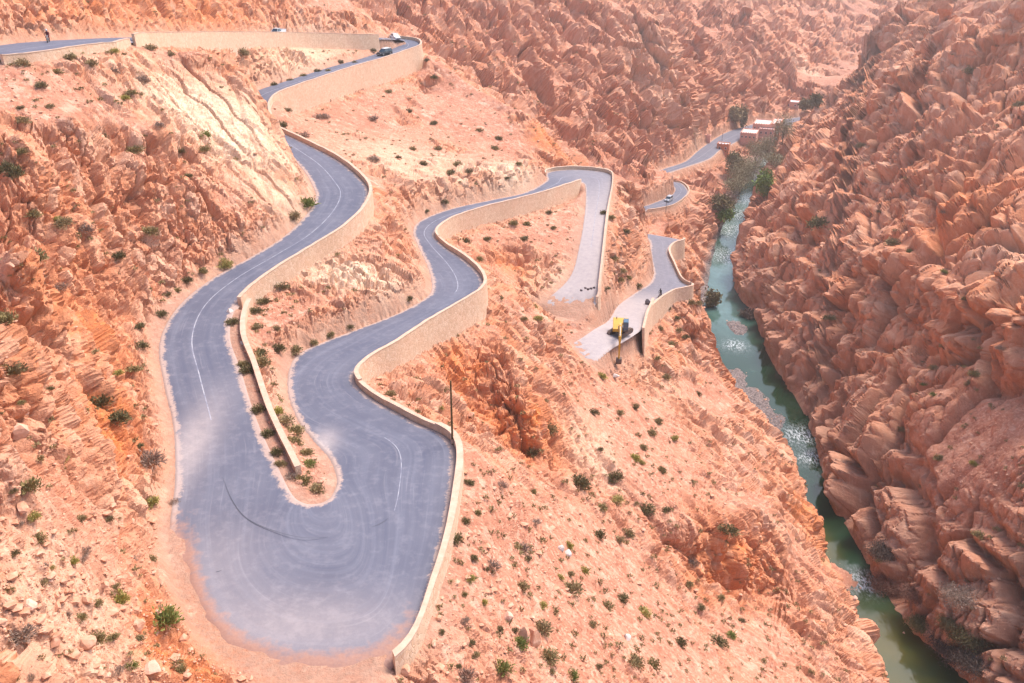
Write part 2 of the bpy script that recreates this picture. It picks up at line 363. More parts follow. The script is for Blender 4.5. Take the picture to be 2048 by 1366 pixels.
def height(x, y):
    hc = bil(HC, (y - Y0) - .5, (x - X0) - .5)
    hf = bil(HF, (y - FY0) / fh - .5, (x - FX0) / fh - .5)
    w = np.clip(np.minimum(np.minimum(x - FX0, FX1 - x), np.minimum(y - FY0, FY1 - y)) / 6.0, 0, 1)
    return hc * (1 - w) + hf * w
# distance to the built ground (roads and river), for fading the rock relief
def road_near(cells, x0, y0, nx, ny, h, reach):
    m = np.zeros((ny, nx), bool)
    i = np.floor((cells[:, 0] - x0) / h).astype(int); j = np.floor((cells[:, 1] - y0) / h).astype(int)
    k = (i >= 0) & (i < nx) & (j >= 0) & (j < ny); m[j[k], i[k]] = True
    dist = np.where(m, 0.0, 99.0)
    for _ in range(int(reach / h)):
        p = np.pad(dist, 1, constant_values=99.0)
        dist = np.minimum.reduce([dist, p[:-2, 1:-1] + h, p[2:, 1:-1] + h, p[1:-1, :-2] + h, p[1:-1, 2:] + h, p[:-2, :-2] + 1.414 * h, p[2:, 2:] + 1.414 * h, p[:-2, 2:] + 1.414 * h, p[2:, :-2] + 1.414 * h])
    return dist
DRF = road_near(road_s, FX0, FY0, nx, ny, fh, 8); DRC = road_near(road_s, X0, Y0, HC.shape[1], HC.shape[0], 1.0, 8)
DWC = road_near(river_s, X0, Y0, HC.shape[1], HC.shape[0], 1.0, 12)
def road_dist(x, y):
    a = bil(DRC, (y - Y0) - .5, (x - X0) - .5); b = bil(DRF, (y - FY0) / fh - .5, (x - FX0) / fh - .5)
    ins = (x > FX0 + 2) & (x < FX1 - 2) & (y > FY0 + 2) & (y < FY1 - 2)
    return np.where(ins, b, a)
def river_dist(x, y): return bil(DWC, (y - Y0) - .5, (x - X0) - .5)
print('survey', round(time.time() - T0, 1))
# ------------------------------------------------------------------ terrain mesh (radial level of detail)
NCOL, NROW = 1400, 1040
print('grid', round(time.time() - T0, 1))
FAST_TEST = False
th = np.linspace(math.atan(-0.80), math.atan(0.80), NCOL)
rr = np.concatenate([np.arange(24, 120, 0.2), np.arange(120, 340, 0.4), np.arange(340, 1020, 1.0)])
cols_r = np.zeros((NCOL, NROW))
sx, sy = np.sin(th), np.cos(th)
GX = sx[:, None] * rr[None]; GY = sy[:, None] * rr[None]
GH = height(GX, GY)
dr = np.diff(rr)[None]; dh = np.diff(GH, axis=1)
rm = 0.5 * (rr[1:] + rr[:-1])[None]; hm = 0.5 * (GH[:, 1:] + GH[:, :-1])
dist = np.sqrt(rm ** 2 + hm ** 2)
facing = (dh * rm - dr * hm) / dist            # apparent size across the sight line
# hidden stretches get fewer rows
elev = GH / rr[None]; vis = np.maximum.accumulate(elev, axis=1)
seen = sstep(-0.05, 0.0, (elev - vis))[:, 1:]
seg = np.sqrt(dr ** 2 + dh ** 2)
w = (np.maximum(facing, 0) * 0.6 + 0.4 * seg) / dist * (0.12 + 0.88 * seen) + dr / rm * 0.03
ker = np.ones(9) / 9
w = np.apply_along_axis(lambda q: np.convolve(np.pad(q, 4, mode='edge'), ker, 'valid'), 0, w)
cum = np.concatenate([np.zeros((NCOL, 1)), np.cumsum(w, axis=1)], axis=1); cum /= cum[:, -1:]
lv = np.linspace(0, 1, NROW)
for i in range(NCOL): cols_r[i] = np.interp(lv, cum[i], rr)
VX = (sx[:, None] * cols_r).ravel(); VY = (sy[:, None] * cols_r).ravel()
VZ = height(VX, VY)
# gravel bars in the river bed
rc = 0.5 * (ROAD['river'][0] + ROAD['river'][1]); o_ = np.argsort(rc[:, 1])
wz = np.interp(VY, rc[o_, 1], rc[o_, 2]); bars = np.zeros_like(VX)
for (u_, v_, z_, rx, ry) in ((1475, 655, -115, 3.2, 6), (1452, 760, -115.5, 7, 10), (1488, 800, -115.8, 7, 10), (1530, 838, -116, 5, 8), (1655, 1150, -117.3, 6, 5), (1580, 285, -112, 4, 12), (1550, 318, -112.4, 4, 10), (1515, 345, -112.7, 2, 7), (1418, 700, -115.2, 3, 9)):
    c_ = P(u_, v_, z_) ; bars = np.maximum(bars, np.exp(-((VX - c_[0]) / rx) ** 2 - ((VY - c_[1]) / ry) ** 2))
bars = bars * (1 + .55 * fbm(np.stack([VX / 3.2, VY / 5.0, 0 * VX], 1), 4))
VZ = np.maximum(VZ, np.where(bars > .36, wz - .10 + .45 * sstep(.36, .8, bars) + .1 * perlin(np.stack([VX, VY, 0 * VX], 1) / .6), -999))
PB = np.stack([VX, VY, VZ], 1)
# smooth normals of the base surface
e = 0.7
gx = (height(VX + e, VY) - height(VX - e, VY)) / (2 * e); gy = (height(VX, VY + e) - height(VX, VY - e)) / (2 * e)
e2 = 3.0
gx2 = (height(VX + e2, VY) - height(VX - e2, VY)) / (2 * e2); gy2 = (height(VX, VY + e2) - height(VX, VY - e2)) / (2 * e2)
gx = .4 * gx + .6 * gx2; gy = .4 * gy + .6 * gy2
NN = np.stack([-gx, -gy, np.ones_like(gx)], 1); NN /= np.linalg.norm(NN, axis=1)[:, None]
slope = np.sqrt(gx ** 2 + gy ** 2)
pg = PB.reshape(NCOL, NROW, 3); sp_r = np.linalg.norm(np.diff(pg, axis=1), axis=2); sp_r = np.concatenate([sp_r, sp_r[:, -1:]], 1).ravel()
fine3 = sstep(.55, .22, sp_r); fine2 = sstep(1.5, .6, sp_r); fine1 = sstep(4.0, 1.6, sp_r)   # no relief finer than the mesh carries
rd = road_dist(VX, VY); wd = river_dist(VX, VY)
dist3 = np.sqrt((PB ** 2).sum(1))
# which side of the river: east wall of the gorge
rc = 0.5 * (ROAD['river'][0] + ROAD['river'][1]); o_ = np.argsort(rc[:, 1])
xr = np.interp(VY, rc[o_, 1], rc[o_, 0]); east = sstep(-2, 4, VX - xr)
far = sstep(285, 320, VY - 0.25 * VX) * (1 - east)
def blob(c, rad):
    c = np.asarray(c); rad = np.asarray(rad, float)
    return np.exp(-(((PB - c) / rad) ** 2).sum(1))
# rockiness
n1 = fbm(PB / 14.0, 3); n2 = fbm(PB / 40.0 + 5, 2)
rock = sstep(0.42, 0.82, slope + 0.6 * n1 + 0.35 * n2 + 0.30 * east + 0.22 * far)
for c_, r_ in ((P(1280, 880, -75), (14, 17, 12)), (P(1200, 1150, -66), (15, 15, 12)), (P(1050, 1230, -57), (12, 13, 10)), (P(1330, 1290, -72), (13, 10, 9)), (P(960, 1000, -51), (6, 9, 6)), (P(1500, 1300, -83), (10, 9, 8))):
    rock *= 1 - .85 * np.clip(1.5 * blob(c_, r_), 0, 1)
outc = sstep(.8, 1.3, slope)
for c_, r_ in ((D(1030, 770, 121), (11, 10, 10)), (P(1190, 920, -68), (5, 7, 5)), (P(1440, 1110, -83), (16, 8, 7)), (P(1580, 980, -93), (12, 16, 8)), (P(1380, 1190, -82), (7, 5, 5)), (P(480, 270, -31), (16, 12, 11)), (P(700, 560, -46), (12, 8, 5)), (P(240, 330, -25), (12, 14, 8)), (P(1390, 680, -91), (10, 10, 6)),
               (P(1700, 1230, -92), (9, 9, 7)), (P(310, 800, -41), (5, 8, 4)), (P(950, 370, -52), (20, 10, 4))):
    bl_ = np.clip(1.6 * blob(c_, r_), 0, 1); outc = np.maximum(outc, bl_); rock = np.maximum(rock, 0.95 * bl_)
for c_, r_ in ((P(1000, 1150, -55), (9, 12, 8)), (P(1250, 930, -72), (7, 9, 8)), (P(100, 1150, -37), (10, 9, 8)), (P(1100, 480, -61), (7, 9, 5)), (P(700, 250, -44), (14, 12, 6)), (P(900, 280, -51), (9, 8, 5)), (P(1330, 690, -90), (5, 8, 4)), (RM(1960, 890, 6), (14, 14, 12)), (P(1160, 640, -70), (7, 7, 6)), (P(1250, 712, -88), (5, 5, 5))):
    rock *= 1 - 0.8 * np.clip(1.5 * blob(c_, r_), 0, 1)
fade = sstep(0.35, 2.2, rd) * sstep(0.0, 2.5, wd)
rockf = rock * fade
# bedding frames: long axis of the blocks
def frame(T, B):
    T = np.array(T, float); T /= np.linalg.norm(T); B = np.array(B, float); B -= T * (B @ T); B /= np.linalg.norm(B)
    return np.stack([T, B, np.cross(T, B)], 1)
FW = frame((.66, -.5, -.56), (.75, .55, .35)); FE = frame((-.62, -.25, -.74), (-.5, .75, .4))
def blocks(p, size, stretch, crack, seed, warp=.4, pillow=.3):
    q = np.where((east > .5)[:, None], p @ FE, p @ FW) / (np.array([size * stretch, size, size * 0.8])[None] * (1 + .5 * (east > .5))[:, None]) + seed
    q = q + warp * np.stack([perlin(q * 0.8 + 3), perlin(q * 0.8 + 31), perlin(q * 0.8 + 57)], 1)
    F1, F2, hid, vec = worley(q)
    c4 = _rnd[hid]; tilt = _grad[(hid * 7 + 11) & 4095]; gap = F2 - F1
    o = .35 + c4[:, 3] * .75 + (tilt * vec).sum(1) * 1.25 + pillow * (.45 - F1)
    return o * sstep(0.0, 0.17, gap) - crack * .55 * (1 - sstep(0.0, 0.12, gap)) - .45, c4[:, 3], F1
b0, id0, f0_ = blocks(PB, 10.5, 1.7, 1.2, 4.4, .5, .1)
b1, id1, f1_ = blocks(PB, 5.5, 1.9, 1.0, 1.7)
b2, id2, f2_ = blocks(PB, 1.9, 1.7, 0.9, 8.3)
b3, id3, f3_ = blocks(PB, 0.72, 1.4, 0.8, 21.9)
gul = 1 - np.abs(fbm(np.stack([PB @ FW[:, 1], PB @ FW[:, 2], PB @ FW[:, 0] * .25], 1) / 11.0, 3))
gulE = 1 - np.abs(fbm(np.stack([PB @ FE[:, 1], PB @ FE[:, 2], PB @ FE[:, 0] * .3], 1) / 17.0, 4))
gul = np.where(east > .5, gulE, gul)
# bedding ledges
bedE = np.cross(RM(2048, 630, 17) - RM(1690, 470, 12), np.array([1.0, 0.1, .15])); bedE /= np.linalg.norm(bedE)
if bedE[2] < 0: bedE = -bedE
bedW = FW[:, 1]
sb = np.where(east > .5, PB @ bedE, PB @ bedW)
def ledge(lam, ph):
    x = sb / lam + ph + .5 * fbm(PB / (lam * 2.6) + ph, 2); f = x - np.floor(x); return np.where(f < .72, f / .72, (1 - f) / .28) - .5
led = 1.0 * ledge(7.5, .3) + .45 * ledge(2.6, .7) * (.25 + .75 * sstep(-.1, .35, n2 - .4 * n1 + .25 * east))
big = sstep(1.0, 5.5, rd)
scale = 1 + 0.5 * east + 1.0 * far
disp = rockf * (big * ((1.0 + 1.3 * east + 1.0 * far) * b0 + (.75 + .25 * east) * b1 * fine1 + 1.5 * (gul - .75) * (1 + far) + .75 * led * (.15 + .6 * outc * (1 - east) + 1.45 * east + .9 * far)) * scale + (0.5 + .25 * east + .1 * far) * b2 * fine2 + (.27 + .08 * east) * b3 * fine3)
soil = (1 - rock) * fade
stone = np.where(id3 > .45, np.clip(.52 - f3_, 0, .35), 0) * (.25 + .9 * sstep(-.2, .5, n2 + .5 * n1))
stone2 = np.where(id2 > .72, np.clip(.42 - f2_, 0, .3), 0) * 1.6 * sstep(0, .4, n1)
disp += soil * (0.40 * big * n1 + 0.16 * fbm(PB / 1.6, 4) + stone * fine3 + stone2 * fine2 + .05 * fine3 * perlin(PB / .22))
smooth = np.clip(1.5 * np.maximum(blob(P(450, 220, -28), (12, 9, 12)), blob(P(560, 380, -37), (6, 5, 6))), 0, 1)
x_ = (PB @ FW[:, 1]) / 3.6 + .25 * perlin(PB / 5.0); x_ = np.abs(x_ - np.round(x_))
slabrel = -.9 * sstep(.07, 0.0, x_) + .25 * b1 + .1 * b2 + .05 * b3 + .12 * fbm(PB / 2.0, 3)
disp = disp * (1 - smooth) + smooth * fade * slabrel
PT = PB + NN * disp[:, None]
# keep the ground under the road and beside it
near = rd < 0.5
PT[near] = PB[near]
ter_me = bpy.data.meshes.new('terrain')
ter_me.vertices.add(len(PT)); ter_me.vertices.foreach_set('co', PT.astype(np.float32).ravel())
I = np.arange(NCOL * NROW).reshape(NCOL, NROW)
q = np.stack([I[:-1, :-1], I[1:, :-1], I[1:, 1:], I[:-1, 1:]], -1).reshape(-1, 4)
ter_me.loops.add(q.size); ter_me.loops.foreach_set('vertex_index', q.astype(np.int32).ravel())
ter_me.polygons.add(len(q)); ter_me.polygons.foreach_set('loop_start', np.arange(0, q.size, 4, dtype=np.int32))
ter_me.update(calc_edges=True)
ter_me.polygons.foreach_set('use_smooth', np.zeros(len(q), bool))
# ground kinds: R pale limestone, G iron-orange, B scree/soil, A grey gravel
pale = np.zeros(len(PB)); oran = np.zeros(len(PB)); grav = np.zeros(len(PB))
for c_, r_, k_ in ((P(450, 230, -28), (13, 9, 13), 1), (P(560, 400, -38.5), (7, 5, 6), .7), (P(690, 560, -46), (7, 5, 4), 1), (P(820, 330, -47.5), (14, 14, 6), .5), (P(1000, 360, -53), (22, 8, 4), .95), (D(1300, 150, 420), (16, 25, 60), .45), (D(1420, 270, 425), (9, 12, 9), .9), (D(1600, 170, 600), (12, 20, 20), .9),
                   (P(1080, 560, -63), (7, 5, 3), .6), (P(1240, 770, -80), (8, 6, 4), .7), (P(650, 110, -31), (20, 25, 5), .85), (RM(2030, 545, 15), (14, 12, 5), .6), (P(1180, 900, -67), (4, 6, 5), .5), (P(100, 1250, -37), (14, 6, 6), .35)):
    pale = np.maximum(pale, k_ * np.clip(1.4 * blob(c_, r_), 0, 1))
for c_, r_, k_ in ((P(230, 580, -34), (9, 10, 8), .8), (P(260, 830, -40), (6, 6, 5), .9), (P(1030, 860, -61), (7, 6, 5), .9), (P(930, 720, -54), (4, 5, 6), .8), (P(1450, 1130, -85), (12, 6, 5), .8), (P(1640, 1080, -97), (8, 10, 10), .7), (D(1308, 480, 230), (4, 6, 12), .9), (P(1000, 540, -61), (8, 5, 3), .7), (P(400, 20, -20), (40, 30, 12), .6), (RM(1950, 420, 12), (16, 14, 12), .7), (D(1085, 270, 236), (4, 6, 6), .8),
                   (P(380, 1280, -44), (6, 6, 3), .8), (RM(2000, 590, 16), (14, 12, 5), .6), (P(60, 20, -16), (20, 20, 10), .6), (P(1420, 690, -94), (8, 9, 8), .7)):
    oran = np.maximum(oran, k_ * np.clip(1.4 * blob(c_, r_), 0, 1))
low = sstep(4.0, 1.0, VZ - np.interp(VY, rc[o_, 1], rc[o_, 2])) 
grav = np.maximum(low * (1 - east), sstep(.3, .5, bars)) * sstep(150, 180, VY) + 0.6 * low * sstep(330, 400, VY)
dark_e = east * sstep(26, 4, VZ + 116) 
at = ter_me.attributes.new('ground', 'FLOAT_COLOR', 'POINT')
at.data.foreach_set('color', np.stack([pale, oran, 1 - rock, np.clip(grav, 0, 1)], 1).astype(np.float32).ravel())
at2 = ter_me.attributes.new('block', 'FLOAT_COLOR', 'POINT')
at2.data.foreach_set('color', np.stack([id1, id2, id3, np.clip(rd / 8, 0, 1)], 1).astype(np.float32).ravel())
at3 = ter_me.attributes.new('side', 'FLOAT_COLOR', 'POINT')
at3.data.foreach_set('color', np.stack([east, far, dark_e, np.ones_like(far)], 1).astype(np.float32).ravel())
terrain = bpy.data.objects.new('terrain', ter_me); COL.objects.link(terrain); terrain['kind'] = 'structure'
terrain['label'] = 'orange and pink rocky gorge slopes of cliffs and scree'
print('terrain', round(time.time() - T0, 1), 'disp', disp.min(), disp.max())
# ------------------------------------------------------------------ materials
MATS = {}
class NT:
    def __init__(s, name):
        s.m = bpy.data.materials.new(name); s.m.use_nodes = True; s.t = s.m.node_tree; s.n = s.t.nodes; s.l = s.t.links
        s.b = s.n['Principled BSDF']; MATS[name] = s.m
    def new(s, typ, **kw):
        n = s.n.new(typ)
        for k, v in kw.items(): setattr(n, k, v)
        return n
    def val(s, inp, v):
        if hasattr(v, 'is_output') or isinstance(v, bpy.types.NodeSocket): s.l.new(v, inp)
        else: inp.default_value = v
    def noise(s, scale, detail=4, rough=.55, vec=None, dist=0):
        n = s.new('ShaderNodeTexNoise'); n.inputs['Scale'].default_value = scale; n.inputs['Detail'].default_value = detail; n.inputs['Roughness'].default_value = rough; n.inputs['Distortion'].default_value = dist
        if vec is not None: s.l.new(vec, n.inputs['Vector'])
        return n.outputs['Fac']
    def voro(s, scale, feature='F1', vec=None, out='Distance'):
        n = s.new('ShaderNodeTexVoronoi', feature=feature); n.inputs['Scale'].default_value = scale
        if vec is not None: s.l.new(vec, n.inputs['Vector'])
        return n.outputs[out]
    def ramp(s, fac, stops):
        n = s.new('ShaderNodeValToRGB'); cr_ = n.color_ramp
        while len(cr_.elements) < len(stops): cr_.elements.new(.5)
        for e_, (p_, c_) in zip(cr_.elements, stops):
            e_.position = p_; e_.color = (*c_, 1) if len(c_) == 3 else c_
        s.l.new(fac, n.inputs[0]); return n.outputs[0]
    def mix(s, fac, a, b, mode='MIX'):
        n = s.new('ShaderNodeMix', data_type='RGBA', blend_type=mode); s.val(n.inputs[0], fac)
        for i_, x in ((6, a), (7, b)):
            if isinstance(x, tuple): n.inputs[i_].default_value = (*x, 1) if len(x) == 3 else x
            else: s.l.new(x, n.inputs[i_])
        return n.outputs[2]
    def math(s, op, a, b=0.0, clamp=False):
        n = s.new('ShaderNodeMath', operation=op); n.use_clamp = clamp; s.val(n.inputs[0], a); s.val(n.inputs[1], b); return n.outputs[0]
    def rng(s, x, a, b, c=0.0, d=1.0):
        n = s.new('ShaderNodeMapRange'); s.val(n.inputs[0], x)
        for i_, v in zip((1, 2, 3, 4), (a, b, c, d)): n.inputs[i_].default_value = v
        return n.outputs[0]
    def bump(s, hgt, strength, dist, prev=None):
        n = s.new('ShaderNodeBump'); n.inputs['Strength'].default_value = strength; n.inputs['Distance'].default_value = dist; s.l.new(hgt, n.inputs['Height'])
        if prev is not None: s.l.new(prev, n.inputs['Normal'])
        return n.outputs[0]
    def pos(s): return s.new('ShaderNodeNewGeometry').outputs['Position']
    def obj(s): return s.new('ShaderNodeTexCoord').outputs['Object']
    def done(s, col, rough=.9, normal=None, spec=.3):
        s.val(s.b.inputs['Base Color'], col if not isinstance(col, tuple) else (*col, 1)); s.val(s.b.inputs['Roughness'], rough); s.b.inputs['Specular IOR Level'].default_value = spec
        if normal is not None: s.l.new(normal, s.b.inputs['Normal'])
        return s.m

k = NT('rock')
p_ = k.pos()
def attr(k, name):
    a = k.new('ShaderNodeAttribute'); a.attribute_name = name
    sp = k.new('ShaderNodeSeparateColor'); k.l.new(a.outputs['Color'], sp.inputs[0]); return sp.outputs[0], sp.outputs[1], sp.outputs[2], a.outputs['Alpha']
g_pale, g_or, g_soil, g_grav = attr(k, 'ground'); i1, i2, i3, g_rd = attr(k, 'block'); s_e, s_f, s_d, _ = attr(k, 'side')
nl = k.noise(.055, 5, .6, p_); nm = k.noise(.35, 6, .62, p_); nf = k.noise(2.4, 6, .65, p_); nff = k.noise(9, 4, .6, p_)
rockc = k.ramp(nm, [(.25, (.46, .185, .105)), (.42, (.58, .27, .165)), (.55, (.65, .34, .225)), (.72, (.73, .46, .34))])
rockc = k.mix(k.rng(nl, .42, .66, 0, .75), rockc, (.55, .215, .105))
rockc = k.mix(k.math('MULTIPLY', k.rng(i2, .55, .95), .55), rockc, (.70, .46, .345))
rockc = k.mix(k.math('MULTIPLY', k.rng(i3, .0, .3, 1, 0), .35), rockc, (.38, .145, .085))
soilc = k.ramp(nm, [(.28, (.40, .170, .112)), (.5, (.49, .230, .160)), (.72, (.58, .315, .235))])
st = k.voro(3.2, 'F1', p_, 'Color'); ss = k.new('ShaderNodeSeparateColor'); k.l.new(st, ss.inputs[0])
soilc = k.mix(k.math('MULTIPLY', k.rng(ss.outputs[0], .62, .9), k.rng(nl, .35, .6)), soilc, (.70, .45, .35))
soilc = k.mix(k.math('MULTIPLY', k.rng(ss.outputs[1], .72, .92), .8), soilc, (.36, .15, .10))
st2 = k.voro(1.1, 'F1', p_, 'Color'); ss2 = k.new('ShaderNodeSeparateColor'); k.l.new(st2, ss2.inputs[0])
soilc = k.mix(k.math('MULTIPLY', k.rng(ss2.outputs[0], .8, .95), k.rng(nm, .4, .6)), soilc, (.66, .42, .33))
soilc = k.mix(k.rng(nl, .5, .7, 0, .7), soilc, k.mix(k.rng(nf, .35, .65), (.47, .185, .11), (.58, .30, .22)))
col = k.mix(g_soil, rockc, soilc)
palec = k.ramp(nf, [(.3, (.66, .40, .27)), (.5, (.76, .55, .41)), (.7, (.84, .70, .57))])
col = k.mix(k.math('MULTIPLY', g_pale, k.rng(nm, .3, .5, .5, 1)), col, palec)
oc = k.ramp(nf, [(.3, (.58, .16, .045)), (.6, (.68, .235, .075)), (.8, (.74, .33, .13))])
col = k.mix(k.math('MULTIPLY', g_or, k.rng(nm, .35, .6, .2, 1)), col, oc)
# the east wall and the far mountain are redder rock
col = k.mix(k.math('MULTIPLY', s_e, .45), col, k.mix(1.0, col, (1.0, .92, .90), 'MULTIPLY'))
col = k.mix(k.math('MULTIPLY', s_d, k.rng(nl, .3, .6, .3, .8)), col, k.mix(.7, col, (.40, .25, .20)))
col = k.mix(k.math('MULTIPLY', s_f, .5), col, k.mix(.5, col, (.56, .25, .17)))
grc = k.ramp(k.voro(2.2, 'F1', p_), [(.1, (.36, .32, .33)), (.45, (.23, .20, .21)), (.7, (.13, .115, .125))])
col = k.mix(k.math('MULTIPLY', k.rng(g_rd, .0, .34, .9, 0), k.rng(nf, .3, .6, .55, 1)), col, k.mix(k.noise(1.6, 6, .7, p_), (.25, .145, .11), (.52, .36, .29)))
col = k.mix(g_grav, col, grc)
col = k.mix(.28, col, k.mix(1.0, col, k.ramp(nff, [(.3, (.55, .5, .5)), (.6, (1, 1, 1)), (.8, (1.0, 1.0, 1.0))]), 'MULTIPLY'))
sv = k.new('ShaderNodeMapping'); k.l.new(p_, sv.inputs[0]); sv.inputs['Scale'].default_value = (.9, .9, .16)
stain = k.noise(.8, 6, .7, sv.outputs[0])
col = k.mix(k.math('MULTIPLY', k.rng(stain, .54, .70, 0, .55), k.math('SUBTRACT', 1.0, g_soil)), col, (.30, .15, .105))
col = k.mix(k.math('MULTIPLY', k.rng(stain, .44, .30, 0, .5), k.math('SUBTRACT', 1.0, g_soil)), col, (.76, .52, .40))
col = k.mix(1.0, col, (1.0, .955, .895), 'MULTIPLY')
bn = k.bump(nff, .6, .08); bn = k.bump(nf, .7, .25, bn)
k.done(col, .95, bn, .15)
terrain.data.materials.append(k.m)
# ------------------------------------------------------------------ mesh helpers
def link(name, me, parent=None, mat=None):
    o = bpy.data.objects.new(name, me); COL.objects.link(o)
    if parent is not None: o.parent = parent
    if mat and me is not None: me.materials.append(MATS[mat])
    return o
def mesh(name, V, F, mat, parent=None, smooth=False):
    me = bpy.data.meshes.new(name); me.from_pydata([tuple(v) for v in V], [], [tuple(f) for f in F]); me.update()
    if smooth: me.polygons.foreach_set('use_smooth', [True] * len(me.polygons))
    return link(name, me, parent, mat)
def tag(o, label=None, cat=None, group=None, kind=None):
    if label: o['label'] = label
    if cat: o['category'] = cat
    if group: o['group'] = group
    if kind: o['kind'] = kind
    return o
def empty(name, loc, rz=0.0, label=None, cat=None, group=None):
    o = bpy.data.objects.new(name, None); COL.objects.link(o); o.location = loc; o.rotation_euler = (0, 0, rz); o.empty_display_size = .3
    return tag(o, label, cat, group, 'thing')

# ------------------------------------------------------------------ roads
k = NT('asphalt')
p_ = k.pos(); n1_ = k.noise(.16, 5, .6, p_); n2_ = k.noise(1.1, 6, .65, p_); n3_ = k.noise(22, 3, .6, p_)
e_ = k.new('ShaderNodeAttribute'); e_.attribute_name = 'edge'
sp_ = k.new('ShaderNodeSeparateColor'); k.l.new(e_.outputs['Color'], sp_.inputs[0])
c_ = k.ramp(n1_, [(.3, (.098, .104, .150)), (.55, (.120, .126, .174)), (.75, (.142, .146, .192))])
ln = k.new('ShaderNodeAttribute'); ln.attribute_name = 'lane'
lane = k.noise(1.0, 5, .65, ln.outputs['Vector']); lane2 = k.noise(3.1, 3, .6, ln.outputs['Vector'])
c_ = k.mix(k.rng(lane, .5, .72, 0, .55), c_, (.18, .19, .25)); c_ = k.mix(k.rng(lane, .46, .30, 0, .5), c_, (.075, .085, .14)); c_ = k.mix(k.rng(lane2, .6, .75, 0, .3), c_, (.33, .32, .36))
c_ = k.mix(k.math('MULTIPLY', k.rng(n2_, .5, .75), .3), c_, (.32, .31, .36))
n4_ = k.noise(4.5, 5, .7, p_)
dirt = k.math('ADD', sp_.outputs[0], k.math('MULTIPLY', k.math('SUBTRACT', k.math('ADD', k.math('MULTIPLY', n2_, .6), k.math('MULTIPLY', n4_, .4)), .5), 2.6))
c_ = k.mix(k.rng(dirt, .55, .85, 0, .9), c_, k.mix(n4_, (.36, .25, .21), (.52, .39, .34)))
c_ = k.mix(k.math('MULTIPLY', sp_.outputs[1], k.rng(n2_, .3, .6, .75, 1)), c_, k.mix(n4_, (.34, .29, .30), (.47, .41, .40)))
soil_ = k.math('ADD', sp_.outputs[2], k.math('MULTIPLY', k.math('SUBTRACT', n2_, .5), 1.6))
c_ = k.mix(k.rng(soil_, .35, .95, 0, .95), c_, k.mix(n4_, (.26, .135, .105), (.46, .27, .21)))
c_ = k.mix(.3, c_, k.mix(1.0, c_, k.ramp(n3_, [(.35, (.7, .7, .7)), (.65, (1, 1, 1))]), 'MULTIPLY'))
k.done(c_, .85, k.bump(n3_, .3, .01), .3)
def nz2(p, s, o=0): return perlin(np.asarray(p) / s + o)
def road_mesh(name, key, i0, i1, n=8, across=48, dip=None):
    a, b = ROAD[key]; a = a[i0 * n:i1 * n + 1]; b = b[i0 * n:i1 * n + 1]
    m = len(a); ss_ = np.concatenate([[0], np.linspace(0, 1, across - 2), [1]])
    V = (a[:, None] * (1 - ss_[None, :, None]) + b[:, None] * ss_[None, :, None])
    wd_ = np.linalg.norm(a - b, axis=1)[:, None]
    V[:, :, 2] += 0.05 * (1 - (2 * ss_[None] - 1) ** 2)
    jag = nz2(V.reshape(-1, 3), 2.2).reshape(m, across) * .25
    J = np.arange(m * across).reshape(m, across)
    F = np.stack([J[:-1, :-1], J[:-1, 1:], J[1:, 1:], J[1:, :-1]], -1).reshape(-1, 4)
    oo = (a - b) / wd_; V[:, 0] += oo * .3; V[:, -1] -= oo * .3; V[:, 0, 2] -= .3; V[:, -1, 2] -= .3
    V = V.reshape(-1, 3)
    if dip is not None:
        al0 = np.repeat(np.linspace(i0, i1, m), across); dl0 = (ss_[None] * wd_).ravel()
        V[:, 2] -= dip(al0, dl0, fbm(V / 1.1, 4))
    o = mesh(name, V, F, 'asphalt', smooth=True)
    al_ = np.concatenate([[0], np.cumsum(np.linalg.norm(np.diff(.5 * (a + b), axis=0), axis=1))])
    lv_ = np.stack([(ss_[None] * wd_).ravel() * 1.1, np.repeat(al_, across) * .035, np.zeros(m * across)], 1)
    o.data.attributes.new('lane', 'FLOAT_VECTOR', 'POINT').data.foreach_set('vector', lv_.astype(np.float32).ravel())
    dl = (ss_[None] * wd_); dr_ = ((1 - ss_[None]) * wd_)
    edge = np.maximum(sstep(1.3, 0.0, dl), sstep(1.3, 0.0, dr_)).ravel()
    return o, V, edge, dl.ravel(), dr_.ravel()
def finish_road(o, edge, dust, soil):
    at = o.data.attributes.new('edge', 'FLOAT_COLOR', 'POINT')
    at.data.foreach_set('color', np.stack([edge, dust, soil, np.ones_like(edge)], 1).astype(np.float32).ravel()); o['kind'] = 'structure'
def gb(V, c, r): return np.exp(-(((V - c) / np.asarray(r, float)) ** 2).sum(1))
o, V, edge, dl, dr_ = road_mesh('road', 'upper', 0, 20); finish_road(o, edge * .6, 0 * edge, 0 * edge); o['label'] = 'upper mountain road curving round the top hairpin'
o, V, edge, dl, dr_ = road_mesh('road', 'main', 0, 46, dip=lambda al, dl, n_: .30 * sstep(1.5, .3, dl + .9 * n_) * sstep(13.2, 14.6, al) * sstep(17.6, 16.6, al) + .7 * sstep(44.4, 46, al + .5 * n_))
dist_along = np.repeat(np.linspace(0, 46, len(V) // 48), 48)
dust = sstep(40.0, 43.5, dist_along) * .95 + .35 * sstep(36.5, 40, dist_along) + .8 * gb(V, P(375, 900, -45.2), (2.2, 9, 3)) + .55 * gb(V, P(600, 1250, -45.9), (9, 3.5, 3)) + .9 * gb(V, P(645, 885, -46.6), (1.3, 2.6, 3)) + .3 * gb(V, P(430, 1120, -45.6), (4, 5, 3))
dirt = 1.15 * sstep(3.6, .6, dl) * sstep(13, 14.5, dist_along) * sstep(18, 16.8, dist_along)
finish_road(o, edge, np.clip(dust, 0, 1), np.clip(dirt, 0, 1)); o['label'] = 'grey main road sweeping through the big hairpin'
o, V, edge, dl, dr_ = road_mesh('road', 'lower', 0, 12, dip=lambda al, dl, n_: .8 * sstep(1.4, .2, al + .5 * n_))
